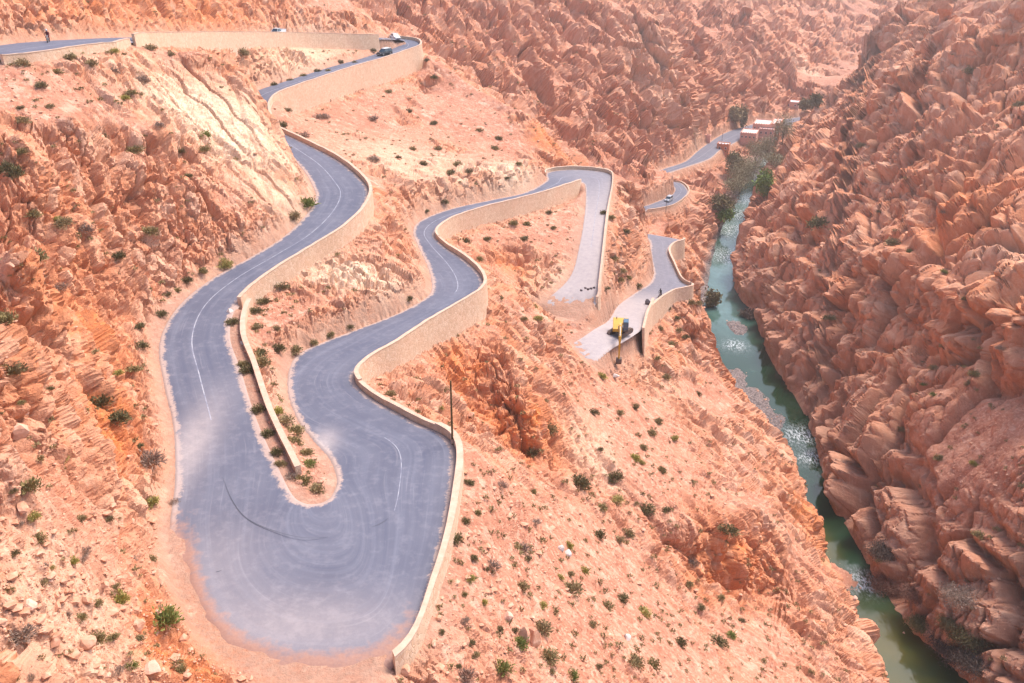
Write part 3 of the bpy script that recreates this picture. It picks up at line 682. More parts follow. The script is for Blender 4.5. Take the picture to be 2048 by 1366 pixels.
da = np.repeat(np.linspace(0, 12, len(V) // 48), 48)
finish_road(o, edge, np.clip(.25 + sstep(5.5, 3.5, da), 0, .95), 0 * edge); o['label'] = 'dusty lower road at the road works'
o, V, edge, dl, dr_ = road_mesh('road', 'far', 0, 16); finish_road(o, edge * 1.2, 0 * edge + .1, 0 * edge); o['label'] = 'narrow far road winding to the pink hotel'

# worn centre lines
k = NT('line_paint'); p_ = k.pos(); 
k.done(k.mix(k.rng(k.noise(.9, 5, .7, p_), .38, .62), (.18, .185, .25), (.40, .40, .45)), .8)
def centre_line(key, i0, i1, w=.07, f=.5, n=8, dz=.056):
    a, b = ROAD[key]; cc = (a * (1 - f) + b * f)[int(i0 * n):int(i1 * n) + 1]
    tt = np.gradient(cc[:, :2], axis=0); tt /= np.linalg.norm(tt, axis=1)[:, None]; nn = np.stack([-tt[:, 1], tt[:, 0]], 1)
    A = cc.copy(); A[:, :2] += nn * w; B = cc.copy(); B[:, :2] -= nn * w; A[:, 2] += dz; B[:, 2] += dz
    V = np.vstack([A, B]); m = len(A); F = [(i, i + m, i + m + 1, i + 1) for i in range(m - 1)]
    o = mesh('road_marking', V, F, 'line_paint'); o['kind'] = 'structure'; return o
centre_line('upper', 1, 20); centre_line('main', 0, 12, .055, .46); centre_line('main', 18.5, 20.5, .035, .45); centre_line('main', 28, 43, .05); centre_line('far', 1, 15, .08)

# ------------------------------------------------------------------ river
k = NT('water'); p_ = k.pos()
mp = k.new('ShaderNodeMapping'); k.l.new(p_, mp.inputs[0]); mp.inputs['Scale'].default_value = (1, .45, 1)
wv = k.noise(.9, 4, .6, mp.outputs[0]); w2 = k.noise(.12, 3, .5, p_)
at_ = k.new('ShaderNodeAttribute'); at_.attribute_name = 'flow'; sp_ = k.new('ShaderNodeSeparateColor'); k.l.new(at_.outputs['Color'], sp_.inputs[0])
wc = k.mix(sp_.outputs[1], (.012, .040, .020), (.10, .090, .022))
wc = k.mix(k.math('MULTIPLY', sp_.outputs[2], k.rng(wv, .3, .65, .6, 1)), wc, (.10, .185, .175))  # milky far reach: the bright sky reflection is put into the water colour
wc = k.mix(k.rng(w2, .45, .7, 0, .5), wc, (.025, .07, .045))
foam_sheen = k.math('MULTIPLY', sp_.outputs[0], k.rng(k.noise(2.2, 6, .75, mp.outputs[0]), .47, .62))
wc = k.mix(foam_sheen, wc, (.75, .80, .85))
k.done(wc, k.rng(foam_sheen, 0, 1, .06, .6), k.bump(wv, .25, .08), .8)
k.b.inputs['IOR'].default_value = 1.34
a, b = ROAD['river']; ac = 14; ss_ = np.linspace(-.15, 1.12, ac)
V = (a[:, None] * (1 - ss_[None, :, None]) + b[:, None] * ss_[None, :, None]); m = len(a)
V = V.reshape(-1, 3); J = np.arange(m * ac).reshape(m, ac)
F = np.stack([J[:-1, :-1], J[:-1, 1:], J[1:, 1:], J[1:, :-1]], -1).reshape(-1, 4)
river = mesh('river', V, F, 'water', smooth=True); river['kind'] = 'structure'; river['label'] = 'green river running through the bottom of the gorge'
fo = np.zeros(len(V))
for q_ in ((1730, 1165, -117.5, 3), (1600, 870, -116, 4), (1622, 915, -116.4, 3), (1470, 690, -115.1, 3), (1480, 430, -113.5, 9), (1492, 400, -113.2, 9), (1465, 460, -113.7, 9), (1448, 510, -114, 8), (1510, 350, -112.8, 7), (1530, 325, -112.5, 6)): fo = np.maximum(fo, gb(V, P(*q_[:3]), (q_[3],) * 3))  # white water at riffles; widened far spots also paint in the sky's reflection
sh = np.maximum(gb(V, P(1800, 1320, -118), (8, 14, 3)), gb(V, P(1640, 1090, -117), (3, 8, 3)))
at = river.data.attributes.new('flow', 'FLOAT_COLOR', 'POINT'); at.data.foreach_set('color', np.stack([fo, sh, np.clip(sum(gb(V, P(*q_), (9, 22, 3)) for q_ in ((1445, 540, -114.2), (1465, 460, -113.7), (1490, 400, -113.2), (1442, 620, -114.6))), 0, 1), 0 * fo + 1], 1).astype(np.float32).ravel())  # third channel marks where the sky reflection is painted in

# ------------------------------------------------------------------ parapets and retaining walls
k = NT('masonry'); p_ = k.pos()
vc = k.voro(2.6, 'F1', p_, 'Color'); vs_ = k.new('ShaderNodeSeparateColor'); k.l.new(vc, vs_.inputs[0]); ve = k.voro(2.6, 'DISTANCE_TO_EDGE', p_)
mc = k.ramp(vs_.outputs[0], [(0, (.62, .41, .28)), (.5, (.69, .48, .335)), (1, (.74, .55, .41))])
mc = k.mix(k.rng(ve, .0, .05, .5, 0), mc, (.52, .34, .24)); nb = k.noise(.25, 5, .6, p_)
mc = k.mix(k.rng(nb, .45, .7, 0, .5), mc, (.66, .40, .27))
k.done(mc, .95, k.bump(k.rng(ve, 0, .09), .6, .05), .15)
k = NT('coping'); p_ = k.pos()
k.done(k.mix(k.rng(k.noise(1.3, 6, .7, p_), .35, .7), (.50, .335, .245), (.63, .455, .355)), .9, k.bump(k.noise(9, 4, .6, p_), .3, .02), .2)
def wall_path(key, which, i0, i1, off, n=8):
    a, b = ROAD[key]; 
    if which == 'R': a, b = b, a
    a = a[int(i0 * n):int(i1 * n) + 1].copy(); b = b[int(i0 * n):int(i1 * n) + 1]
    o = a[:, :2] - b[:, :2]; o /= np.linalg.norm(o, axis=1)[:, None]; a[:, :2] += o * off; return a, o
def wall(path, out, h_top, h_bot, label, thick=.42, cope=.07, lean=.06, group=None):
    """masonry wall along path (inner foot), out = outward directions; h_bot = depth below the road per point"""
    base = path[len(path) // 2].copy(); m = len(path)
    h_bot = np.linspace(h_bot[0], h_bot[1], m) if len(h_bot) == 2 else np.interp(np.linspace(0, 1, m), np.linspace(0, 1, len(h_bot)), h_bot)
    h_bot = h_bot + 2.5
    h_top = h_top + .08 * nz2(path, 2.0, 4) + .05 * nz2(path, .8, 9)
    root = empty('parapet_wall', base, 0, label, 'wall', group or 'stone walls along the road')
    pr = path - base
    def ring(off, z): q_ = pr.copy(); q_[:, :2] += out * (off[:, None] if hasattr(off, 'shape') else off); q_[:, 2] += z; return q_
    top = h_top
    rings = [ring(0, -.3), ring(0, top), ring(thick, top), ring(thick + lean * h_bot, -h_bot)]
    V = np.vstack(rings); F = []
    for r_ in range(3):
        for i in range(m - 1): F.append((r_ * m + i, r_ * m + i + 1, (r_ + 1) * m + i + 1, (r_ + 1) * m + i))
    F += [(0, m, 2 * m, 3 * m), (m - 1, 4 * m - 1, 3 * m - 1, 2 * m - 1)]
    mesh('masonry', V, F, 'masonry', root)
    rings = [ring(-.04, top - .005), ring(-.04, top + cope), ring(thick + .04, top + cope), ring(thick + .04, top - .005)]
    V = np.vstack(rings); F = []
    for r_ in range(4):
        for i in range(m - 1):
            r2 = (r_ + 1) % 4; F.append((r_ * m + i, r_ * m + i + 1, r2 * m + i + 1, r2 * m + i))
    F += [(0, m, 2 * m, 3 * m), (m - 1, 4 * m - 1, 3 * m - 1, 2 * m - 1)]
    mesh('coping', V, F, 'coping', root)
    return root
wall(*wall_path('upper', 'R', 0, 3.9, .1), .45, [1.6, 1.6], 'low pale parapet beside the motorcyclist on the top road')
wall(*wall_path('upper', 'R', 4.2, 10, .1), .95, [1.6, 2.5, 5.0, 6.2], 'long cream retaining wall below the white pickup truck')
wall(*wall_path('upper', 'L', 11.3, 20, .1), .75, [2.5, 6.5, 8.0, 7.5, 6.0, 6.0, 5.5, 5], 'tall cream retaining wall curving round the top hairpin')
wall(*wall_path('main', 'R', 0, 5.2, .1), .7, [1.8, 1.8], 'dark topped parapet on the outside of the bend under the pale slab')
wall(*wall_path('main', 'R', 5.2, 9, .1), .75, [4.0, 3.6, 2.6, 2.0], 'stone retaining wall above the rock face in the middle')
wall(*wall_path('main', 'R', 9, 13.6, 1.3), .55, [1.2, 1.2], 'narrow wall between the two arms of the big hairpin', .5)
wall(*wall_path('main', 'L', 17, 20.6, .1), .75, [2.0, 2.0], 'straight low wall on the outer edge of the big hairpin', .55)
wall(*wall_path('main', 'L', 20.6, 22.6, .1), .6, [1.8, 1.8], 'short parapet behind the wooden pole')
wall(*wall_path('main', 'L', 22.6, 28.5, .1), .8, [2.2, 3.2, 4.2, 5.2, 5.6], 'tan retaining wall climbing to the buttress')
wall(*wall_path('main', 'L', 28.5, 31.6, .1), .7, [4.0, 2.6, 2.6], 'parapet on the outside of the S bend')
wall(*wall_path('main', 'L', 31.6, 38.7, .1), .8, [3.2, 4.6, 5.2, 5.2, 4.6], 'tan retaining wall leading to the third hairpin')
wall(*wall_path('main', 'R', 37.6, 45, .1), .75, [1.8, 1.8], 'thin parapet along the outer side of the third hairpin')
pw = cr([D(1303, 612, 189.5), D(1300, 622, 185.5), D(1291, 640, 177.5), D(1284, 662, 169)], 8); pw[:, 2] = np.interp(np.linspace(0, 1, len(pw)), [0, .33, .66, 1], [-72.6, -71.9, -70.6, -69.9])
tt = np.gradient(pw[:, :2], axis=0); tt /= np.linalg.norm(tt, axis=1)[:, None]; wall(pw, np.stack([-tt[:, 1], tt[:, 0]], 1), .8, [6, 7, 8, 8], 'tall narrow wall between the excavator pit and the slope')
wall(*wall_path('lower', 'R', 3.9, 6.0, .1), .8, [6.5, 4.5, 2.5], 'orange tan wall beside the lower road rider')
wall(*wall_path('lower', 'R', 6.0, 11, .1), .8, [2.5, 3.5, 5, 5], 'zigzag parapet on the lower road above the river')
wall(*wall_path('far', 'R', 1, 6, .2), .5, [1.5, 1.5], 'pale kerb wall beside the silver car')
print('roads', round(time.time() - T0, 1))
# ------------------------------------------------------------------ ground lookup: what a sight line meets first
_u, _v, _d = project(PT); CELL = 3
NU, NV = 2048 // CELL + 40, 1366 // CELL + 40
_iu = (_u / CELL + 20).astype(int); _iv = (_v / CELL + 20).astype(int)
_ok = (_iu >= 0) & (_iu < NU) & (_iv >= 0) & (_iv < NV)
_ix = np.where(_ok)[0]; _ix = _ix[np.argsort(-_d[_ix])]
ZB = np.full((NV, NU), -1, np.int64); ZB[_iv[_ix], _iu[_ix]] = _ix
def ground(u, v):
    i, j = int(u / CELL + 20), int(v / CELL + 20); best = None
    for rad in range(1, 9):
        for dj in range(-rad, rad + 1):
            for di in range(-rad, rad + 1):
                k_ = ZB[min(max(j + dj, 0), NV - 1), min(max(i + di, 0), NU - 1)]
                if k_ >= 0 and (best is None or _d[k_] < _d[best] - 4): best = k_
        if best is not None: return best
    return best
def gpos(u, v): k_ = ground(u, v); return PT[k_]
def road_at(key, u, v):              # point of a road surface on the sight line
    a, b = ROAD[key]; z = (a[:, 2]).mean(); p = None
    for _ in range(6):
        p = P(u, v, z); c_ = .5 * (a + b); i = np.argmin(((c_[:, :2] - p[:2]) ** 2).sum(1)); z = c_[i, 2] + .05
    i2 = min(i + 1, len(c_) - 1); t_ = c_[i2] - c_[i2 - 1]
    return np.array([p[0], p[1], z]), math.atan2(t_[1], t_[0])
def copy_tree(o, parent=None):
    c_ = o.copy(); COL.objects.link(c_)
    if parent is not None: c_.parent = parent
    for ch in list(o.children): copy_tree(ch, c_)
    return c_

# ------------------------------------------------------------------ solids
class MB:
    def __init__(s): s.V = []; s.F = []
    def add(s, V, F):
        n = len(s.V); s.V += [tuple(v) for v in V]; s.F += [tuple(i + n for i in f) for f in F]; return s
    def box(s, c_, d_, rot=None, taper=(1, 1), bev=0.0):
        x, y, z = [q_ / 2 for q_ in d_]; tx, ty = taper
        V = [(-x, -y, -z), (x, -y, -z), (x, y, -z), (-x, y, -z), (-x * tx, -y * ty, z), (x * tx, -y * ty, z), (x * tx, y * ty, z), (-x * tx, y * ty, z)]
        if rot is not None: V = [tuple(rot @ Vector(v)) for v in V]
        V = [(v[0] + c_[0], v[1] + c_[1], v[2] + c_[2]) for v in V]
        return s.add(V, [(0, 3, 2, 1), (4, 5, 6, 7), (0, 1, 5, 4), (1, 2, 6, 5), (2, 3, 7, 6), (3, 0, 4, 7)])
    def tube(s, a, b, r0, r1=None, n=10, cap=True):
        r1 = r0 if r1 is None else r1; a = Vector(a); b = Vector(b); q_ = (b - a).to_track_quat('Z', 'Y'); V = []
        for p_, r_ in ((a, r0), (b, r1)):
            for i in range(n): V.append(p_ + q_ @ Vector((r_ * math.cos(2 * math.pi * i / n), r_ * math.sin(2 * math.pi * i / n), 0)))
        F = [(i, (i + 1) % n, n + (i + 1) % n, n + i) for i in range(n)]
        if cap: F += [tuple(range(n - 1, -1, -1)), tuple(range(n, 2 * n))]
        return s.add(V, F)
    def loft(s, rings, close=True):          # rings: equal-length lists of points
        n = len(rings[0]); V = [p_ for r_ in rings for p_ in r_]; F = []
        for k_ in range(len(rings) - 1):
            for i in range(n): F.append((k_ * n + i, k_ * n + (i + 1) % n, (k_ + 1) * n + (i + 1) % n, (k_ + 1) * n + i))
        if close: F += [tuple(range(n - 1, -1, -1)), tuple(range((len(rings) - 1) * n, len(rings) * n))]
        return s.add(V, F)
    def prism(s, prof, y0, y1, ins=0.0):      # profile in x-z, extruded along y
        n = len(prof); V = [(x, y0, z) for x, z in prof] + [(x, y1, z) for x, z in prof]
        F = [(i, (i + 1) % n, n + (i + 1) % n, n + i) for i in range(n)] + [tuple(range(n - 1, -1, -1)), tuple(range(n, 2 * n))]
        return s.add(V, F)
    def build(s, name, mat, parent=None, bevel=0.0, smooth=False):
        o = mesh(name, s.V, s.F, mat, parent, smooth)
        if bevel:
            bm = bmesh.new(); bm.from_mesh(o.data); bmesh.ops.recalc_face_normals(bm, faces=bm.faces)
            bmesh.ops.bevel(bm, geom=list(bm.edges), offset=bevel, segments=2, affect='EDGES', profile=.6, clamp_overlap=True); bm.to_mesh(o.data); bm.free()
        else:
            bm = bmesh.new(); bm.from_mesh(o.data); bmesh.ops.recalc_face_normals(bm, faces=bm.faces); bm.to_mesh(o.data); bm.free()
        return o
def flat(name, col, rough=.6, spec=.4, metal=0.0, var=.12, scale=3.0):
    k = NT(name); n_ = k.noise(scale, 5, .6, k.obj())
    c2 = tuple(max(0, x * (1 - var * 2)) for x in col)
    k.done(k.mix(n_, c2, tuple(min(1, x * (1 + var)) for x in col)), rough, None, spec); k.b.inputs['Metallic'].default_value = metal; return k.m
flat('white_paint', (.78, .79, .80), .25, .5, 0, .04); flat('black_paint', (.02, .022, .03), .2, .5, 0, .05); flat('silver_paint', (.55, .58, .62), .25, .5, .3, .05)
flat('glass', (.03, .06, .09), .05, .7, 0, .05); flat('rubber', (.03, .03, .032), .8); flat('steel', (.45, .45, .46), .35, .5, .8); flat('lamp_glass', (.75, .75, .72), .1, .6); flat('red_lamp', (.4, .02, .02), .2)
flat('digger_yellow', (.62, .33, .035), .4, .4, 0, .08); flat('track_grime', (.16, .11, .09), .9); flat('digger_grey', (.10, .11, .13), .5); flat('cab_glass', (.05, .11, .18), .05, .7)
flat('wood', (.17, .11, .05), .85, .2, 0, .25); flat('red_cloth', (.16, .015, .02), .8); flat('dark_cloth', (.03, .03, .04), .85); flat('helmet_white', (.75, .77, .8), .3); flat('skin', (.4, .22, .14), .6)
flat('adobe_pink', (.74, .40, .32), .9, .2, 0, .08, 1.2); flat('adobe_orange', (.62, .24, .14), .9, .2, 0, .08, 1.2); flat('roof_pink', (.80, .60, .55), .9, .2, 0, .06, .8); flat('house_white', (.80, .76, .80), .8, .2, 0, .05, .8); flat('dark_opening', (.05, .03, .03), .7)
flat('plate', (.7, .7, .66), .5)

# ------------------------------------------------------------------ vehicles (x forward, ground at 0)
def car(kind, paint, loc, rz, label, lower=None):
    root = empty(kind, loc, rz, label, {'pickup_truck': 'truck'}.get(kind, 'car'), 'vehicles on the mountain road')
    Lh, W = {'sedan_car': (2.2, .86), 'suv_car': (2.3, .95), 'pickup_truck': (2.65, .92)}[kind]
    hood, belt, roof = {'sedan_car': (.80, .90, 1.46), 'suv_car': (.98, 1.05, 1.78), 'pickup_truck': (1.0, 1.08, 1.78)}[kind]
    fr = .28
    def ring(x, z0, z1, w0, w1): return [(x, -w0, z0), (x, w0, z0), (x, w0 * 1.02, (z0 + z1) / 2), (x, w1, z1), (x, -w1, z1), (x, -w0 * 1.02, (z0 + z1) / 2)]
    m = MB()
    tail = belt + (.02 if kind != 'sedan_car' else .04)
    m.loft([ring(-Lh, fr + .12, tail - .18, W * .86, W * .78), ring(-Lh + .12, fr, tail, W * .97, W * .88), ring(-Lh * .4, fr - .04, belt, W, W * .93), ring(Lh * .28, fr - .04, belt - .02, W, W * .93), ring(Lh * .55, fr - .02, hood + .02, W, W * .90), ring(Lh - .15, fr, hood - .10, W * .95, W * .82), ring(Lh, fr + .12, hood - .30, W * .82, W * .72)])
    body = m.build('body', paint, root, .04)
    x0, x1, x2, x3 = {'sedan_car': (-1.75, -1.15, .25, 1.0), 'suv_car': (-2.2, -1.95, .35, 1.05), 'pickup_truck': (-.55, -.35, .55, 1.15)}[kind]
    m = MB(); w0, w1 = W * .90, W * .74
    m.loft([[(x0, -w0, belt - .04), (x3, -w0, belt - .06), (x2, -w1, roof - .07), (x1, -w1, roof - .05)], [(x0, w0, belt - .04), (x3, w0, belt - .06), (x2, w1, roof - .07), (x1, w1, roof - .05)]])
    m.build('window', 'glass', root, .03)
    m = MB(); m.box(((x1 + x2) / 2, 0, roof - .03), (x2 - x1 + .12, w1 * 2 + .06, .07)); m.build('roof', 'white_paint' if lower else paint, root, .02)
    for sx in (-1, 1):
        xm = (x1 + x2) / 2 - .1
        for xa, xb in ((x0, x1), (x3, x2), (xm, xm)): MB().tube((xa, sx * w0 * 1.005, belt - .03), (xb, sx * w1 * 1.01, roof - .05), .04, .04, 6).build('pillar', paint, root)
        for xw in (-Lh * .60, Lh * .62):
            r_ = .34 if kind == 'sedan_car' else .39
            wh = MB().tube((xw, sx * (W - .16), r_), (xw, sx * (W + .02), r_), r_, r_, 18).build('wheel', 'rubber', root)
            MB().tube((xw, sx * (W + .0), r_), (xw, sx * (W + .035), r_), r_ * .62, r_ * .55, 14).build('rim', 'steel', wh)
        MB().box((Lh - .12, sx * W * .62, hood - .27), (.14, W * .38, .15)).build('headlight', 'lamp_glass', root, .02)
        MB().box((-Lh + .05, sx * W * .7, tail - .28), (.1, W * .25, .2)).build('tail_light', 'red_lamp', root, .02)
        MB().box((x3 - .25, sx * (W + .1), belt + .06), (.12, .18, .13)).build('mirror', paint, root, .02)
    MB().box((Lh - .03, 0, hood - .30), (.08, W * .75, .16)).build('grille', 'black_paint', root, .01)
    MB().box((Lh - .02, 0, fr + .18), (.14, W * 1.6, .16)).build('bumper', 'digger_grey' if kind != 'sedan_car' else paint, root, .03)
    MB().box((Lh + .055, 0, fr + .2), (.012, .5, .11)).build('licence_plate', 'plate', root)
    if kind == 'pickup_truck':
        m = MB()
        for sy in (-1, 1): m.box((-1.6, sy * W * .88, belt + .1), (2.05, .07, .35))
        m.box((-2.6, 0, belt + .1), (.07, W * 1.8, .35)); m.build('cargo_bed', paint, root, .01)
    if kind == 'suv_car':
        for sy in (-1, 1): MB().tube((x1, sy * W * .62, roof + .06), (x2 - .1, sy * W * .62, roof + .06), .025).build('roof_rail', 'steel', root)
    return root
p, a_ = road_at('upper', 555, 71.5); car('pickup_truck', 'white_paint', p, a_ + math.pi, 'white pickup truck behind the long cream wall on the top road')
p, a_ = road_at('upper', 791, 84); car('sedan_car', 'white_paint', p, R(-62), 'white saloon car inside the top hairpin')
p, a_ = road_at('upper', 769, 110.5); car('suv_car', 'black_paint', p, R(-125), 'dark off-road car with a white roof leaving the top hairpin', lower=True)
p, a_ = road_at('far', 1337, 402); car('suv_car', 'silver_paint', p, R(-118), 'silver car on the narrow far road above the river')

# ------------------------------------------------------------------ motorcycles and riders
def skin_body(name, joints, edges, mat, parent=None, sub=1):
    me = bpy.data.meshes.new(name); me.from_pydata([j[:3] for j in joints], edges, []); o = link(name, me, parent, mat)
    md = o.modifiers.new('skin', 'SKIN')
    for v_, j in zip(me.skin_vertices[0].data, joints): v_.radius = (j[3], j[3] * (j[4] if len(j) > 4 else 1)); v_.use_root = False
    me.skin_vertices[0].data[0].use_root = True; md.use_smooth_shade = True
    o.modifiers.new('sub', 'SUBSURF').levels = sub; o.modifiers['sub'].render_levels = sub
    return o
def motorbike(loc, rz, label):
    root = empty('motorcycle', loc, rz, label, 'motorcycle', 'motorcycles on the road')
    for x in (-.7, .72):
        m = MB(); n = 20
        for i in range(n):
            t0, t1 = 2 * math.pi * i / n, 2 * math.pi * (i + 1) / n
            m.tube((x + .27 * math.cos(t0), 0, .32 + .27 * math.sin(t0)), (x + .27 * math.cos(t1), 0, .32 + .27 * math.sin(t1)), .055, .055, 6)
        w_ = m.build('wheel', 'rubber', root); m = MB()
        for i in range(8): m.tube((x, 0, .32), (x + .24 * math.cos(i * .785), 0, .32 + .24 * math.sin(i * .785)), .008, .008, 4)
        m.tube((x, -.06, .32), (x, .06, .32), .04); m.build('spokes', 'steel', w_)
    MB().tube((-.7, .07, .32), (-.1, .06, .45), .03).tube((-.7, -.07, .32), (-.1, -.06, .45), .03).tube((-.1, 0, .4), (.42, 0, .85), .035).tube((-.5, 0, .78), (.4, 0, .86), .03).build('frame', 'digger_grey', root)
    MB().loft([[(-.12, -.1, .35), (-.12, .1, .35), (-.12, .1, .62), (-.12, -.1, .62)], [(.25, -.13, .33), (.25, .13, .33), (.25, .12, .66), (.25, -.12, .66)]]).build('engine', 'steel', root, .02)
    MB().loft([[(-.02, -.09, .78), (-.02, .09, .78), (-.02, .08, .92), (-.02, -.08, .92)], [(.2, -.15, .76), (.2, .15, .76), (.2, .12, 1.0), (.2, -.12, 1.0)], [(.42, -.08, .82), (.42, .08, .82), (.42, .06, .96), (.42, -.06, .96)]]).build('fuel_tank', 'red_cloth', root, .03)
    MB().box((-.35, 0, .84), (.7, .24, .1)).build('seat', 'dark_cloth', root, .03)
    m = MB()
    for s_ in (-1, 1): m.tube((.72, s_ * .08, .32), (.45, s_ * .07, 1.0), .025)
    m.build('fork', 'steel', root); MB().tube((.4, -.36, 1.06), (.4, .36, 1.06), .018).build('handlebar', 'steel', root)
    MB().tube((.5, 0, .93), (.6, 0, .92), .09, .08, 12).build('headlight', 'lamp_glass', root)
    MB().tube((-.1, -.14, .4), (-.85, -.16, .5), .045).build('exhaust', 'steel', root)
    return root
def rider(loc, rz, label, jacket, helmet):
    root = empty('person', loc, rz, label, 'person')
    J = [(-.28, 0, .95, .15, 1.25), (-.22, 0, 1.2, .15, 1.2), (-.12, 0, 1.42, .17, 1.3), (-.07, 0, 1.55, .07), (-.02, 0, 1.72, .10),
         (-.12, .2, 1.45, .07), (.08, .30, 1.22, .05), (.34, .31, 1.10, .035), (.42, .30, 1.09, .03), (-.12, -.2, 1.45, .07), (.08, -.30, 1.22, .05), (.34, -.31, 1.10, .035), (.42, -.30, 1.09, .03),
         (-.22, .13, .92, .10), (.18, .22, .82, .075), (.02, .2, .42, .05), (.12, .2, .36, .045), (-.22, -.13, .92, .10), (.18, -.22, .82, .075), (.02, -.2, .42, .05), (.12, -.2, .36, .045)]
    E = [(0, 1), (1, 2), (2, 3), (3, 4), (2, 5), (5, 6), (6, 7), (7, 8), (2, 9), (9, 10), (10, 11), (11, 12), (0, 13), (13, 14), (14, 15), (15, 16), (0, 17), (17, 18), (18, 19), (19, 20)]
    skin_body('body', J, E, jacket, root, 2)
    bm = bmesh.new(); bmesh.ops.create_uvsphere(bm, u_segments=16, v_segments=10, radius=.15, matrix=Matrix.Translation((.0, 0, 1.76)) @ Matrix.Diagonal((1.1, .95, 1.08, 1)))
    me = bpy.data.meshes.new('helmet'); bm.to_mesh(me); bm.free(); h_ = link('helmet', me, root, helmet)
    MB().box((.13, 0, 1.76), (.08, .2, .09)).build('visor', 'glass', h_, .02)
    for s_ in (-1, 1):
        m = MB()
        for f_ in range(4): m.tube((.40, s_ * (.27 + .022 * f_), 1.09), (.45, s_ * (.27 + .022 * f_), 1.06), .011, .01, 6).tube((.45, s_ * (.27 + .022 * f_), 1.06), (.42, s_ * (.27 + .022 * f_), 1.03), .010, .009, 6)
        m.tube((.37, s_ * .265, 1.08), (.40, s_ * .24, 1.05), .012, .01, 6); m.build('glove', 'dark_cloth', root)
    m = MB(); m.prism([(-.38, .80), (-.12, .78), (.0, .84), (-.1, 1.0), (-.36, 1.02)], -.22, .22); m.build('trousers', 'dark_cloth', root, .05)
    return root
p, a_ = road_at('upper', 99, 93); motorbike(p, R(-75), 'dark motorcycle on the top road at the far left'); rider(p, R(-75), 'person in a dark red jacket and white helmet riding the top road', 'red_cloth', 'helmet_white')
p, a_ = road_at('lower', 1320, 594); motorbike(p, R(-120), 'small dark motorcycle on the lower road'); rider(p, R(-120), 'person in dark clothes riding beside the lower road wall', 'dark_cloth', 'dark_cloth')

# ------------------------------------------------------------------ excavator (x forward)
def excavator(loc, rz, turn):
    root = empty('excavator', loc, rz, 'yellow tracked excavator digging in the pit beside the lower road', 'excavator')
    for s_ in (-1, 1):
        m = MB(); prof = []
        for i in range(9): t_ = math.pi / 2 + math.pi * i / 8; prof.append((-1.75 + .42 * math.cos(t_), .42 + .42 * math.sin(t_)))
        for i in range(9): t_ = -math.pi / 2 + math.pi * i / 8; prof.append((1.75 + .42 * math.cos(t_), .42 + .42 * math.sin(t_)))
        m.prism(prof, s_ * 1.12 - .28, s_ * 1.12 + .28); tr = m.build('track', 'track_grime', root)
        for i in range(14):
            x = -1.75 + 3.5 * i / 13
            MB().box((x, s_ * 1.12, .87), (.18, .6, .06)).build('track_pad', 'track_grime', tr)
        for i in range(5): MB().tube((-1.5 + .75 * i, s_ * 1.12 - .31, .3), (-1.5 + .75 * i, s_ * 1.12 + .31, .3), .17, .17, 12).build('roller', 'digger_grey', tr)
    q_ = Matrix.Rotation(turn, 3, 'Z')
    MB().tube((0, 0, .6), (0, 0, 1.05), .7, .7, 20).box((0, 0, .6), (1.6, 1.8, .3)).build('undercarriage', 'digger_grey', root)
    up = bpy.data.objects.new('upper_body', None); COL.objects.link(up); up.parent = root; up.rotation_euler = (0, 0, turn); up.location = (0, 0, 1.05)
    def b_(m, n, mat, bv=.03): return m.build(n, mat, up, bv)
    b_(MB().prism([(-2.1, 0), (1.5, 0), (1.5, .55), (.2, .95), (-2.0, 1.15), (-2.35, .7)], -1.3, .42), 'engine_cover', 'digger_yellow', .05)
    b_(MB().prism([(-2.5, .02), (-1.5, .02), (-1.5, 1.1), (-2.3, 1.1), (-2.65, .6)], -1.33, 1.33), 'counterweight', 'digger_yellow', .06)
    b_(MB().prism([(-.4, 0), (1.5, 0), (1.75, .9), (1.45, 1.75), (-.4, 1.8)], .48, 1.38), 'cab', 'digger_grey', .06)
    b_(MB().prism([(-.2, .95), (1.62, .95), (1.40, 1.70), (-.2, 1.72)], .46, 1.40), 'cab_window', 'cab_glass', .02)
    b_(MB().box((1.66, .93, 1.1), (.04, .76, 1.0), Matrix.Rotation(R(-14), 3, 'Y')), 'windscreen', 'cab_glass', .01)
    b_(MB().box((.55, .93, 1.83), (1.7, .85, .06)), 'cab_roof', 'cab_glass', .02)
    b_(MB().tube((-1.7, -.7, 1.1), (-1.7, -.7, 1.5), .08), 'exhaust', 'digger_grey', 0)
    def arm(pts, w_, name, h_):
        m = MB(); rings = []
        for i, (x, z) in enumerate(pts):
            hh = h_[i]; rings.append([(x, -w_, z - hh), (x, w_, z - hh), (x, w_, z + hh), (x, -w_, z + hh)])
        m.loft(rings); return b_(m, name, 'digger_yellow', .02)
    arm([(1.1, .55), (2.6, 2.0), (4.0, 2.1), (6.3, .6)], .22, 'boom', [.2, .38, .36, .2])
    m = MB(); m.loft([[(6.0, -.17, 1.3), (6.0, .17, 1.3), (6.35, .17, 1.35), (6.35, -.17, 1.35)], [(6.15, -.17, .5), (6.15, .17, .5), (6.65, .17, .6), (6.65, -.17, .6)], [(6.55, -.13, -2.6), (6.55, .13, -2.6), (6.8, .13, -2.6), (6.8, -.13, -2.6)]]); b_(m, 'stick', 'digger_yellow', .02)
    b_(MB().prism([(6.3, -2.5), (7.0, -2.6), (7.15, -3.2), (6.7, -3.7), (6.0, -3.6), (5.85, -3.3), (6.45, -3.25), (6.6, -2.95)], -.5, .5), 'bucket', 'track_grime', .02)
    for s_ in (-1, 1): b_(MB().tube((1.4, s_ * .3, .3), (3.2, s_ * .3, 1.9), .09).tube((2.4, s_ * .3, 1.2), (3.2, s_ * .3, 1.9), .05), 'hydraulic_cylinder', 'steel', 0)
    b_(MB().tube((3.6, 0, 2.5), (6.1, 0, 1.35), .09), 'hydraulic_cylinder', 'steel', 0)
    return root
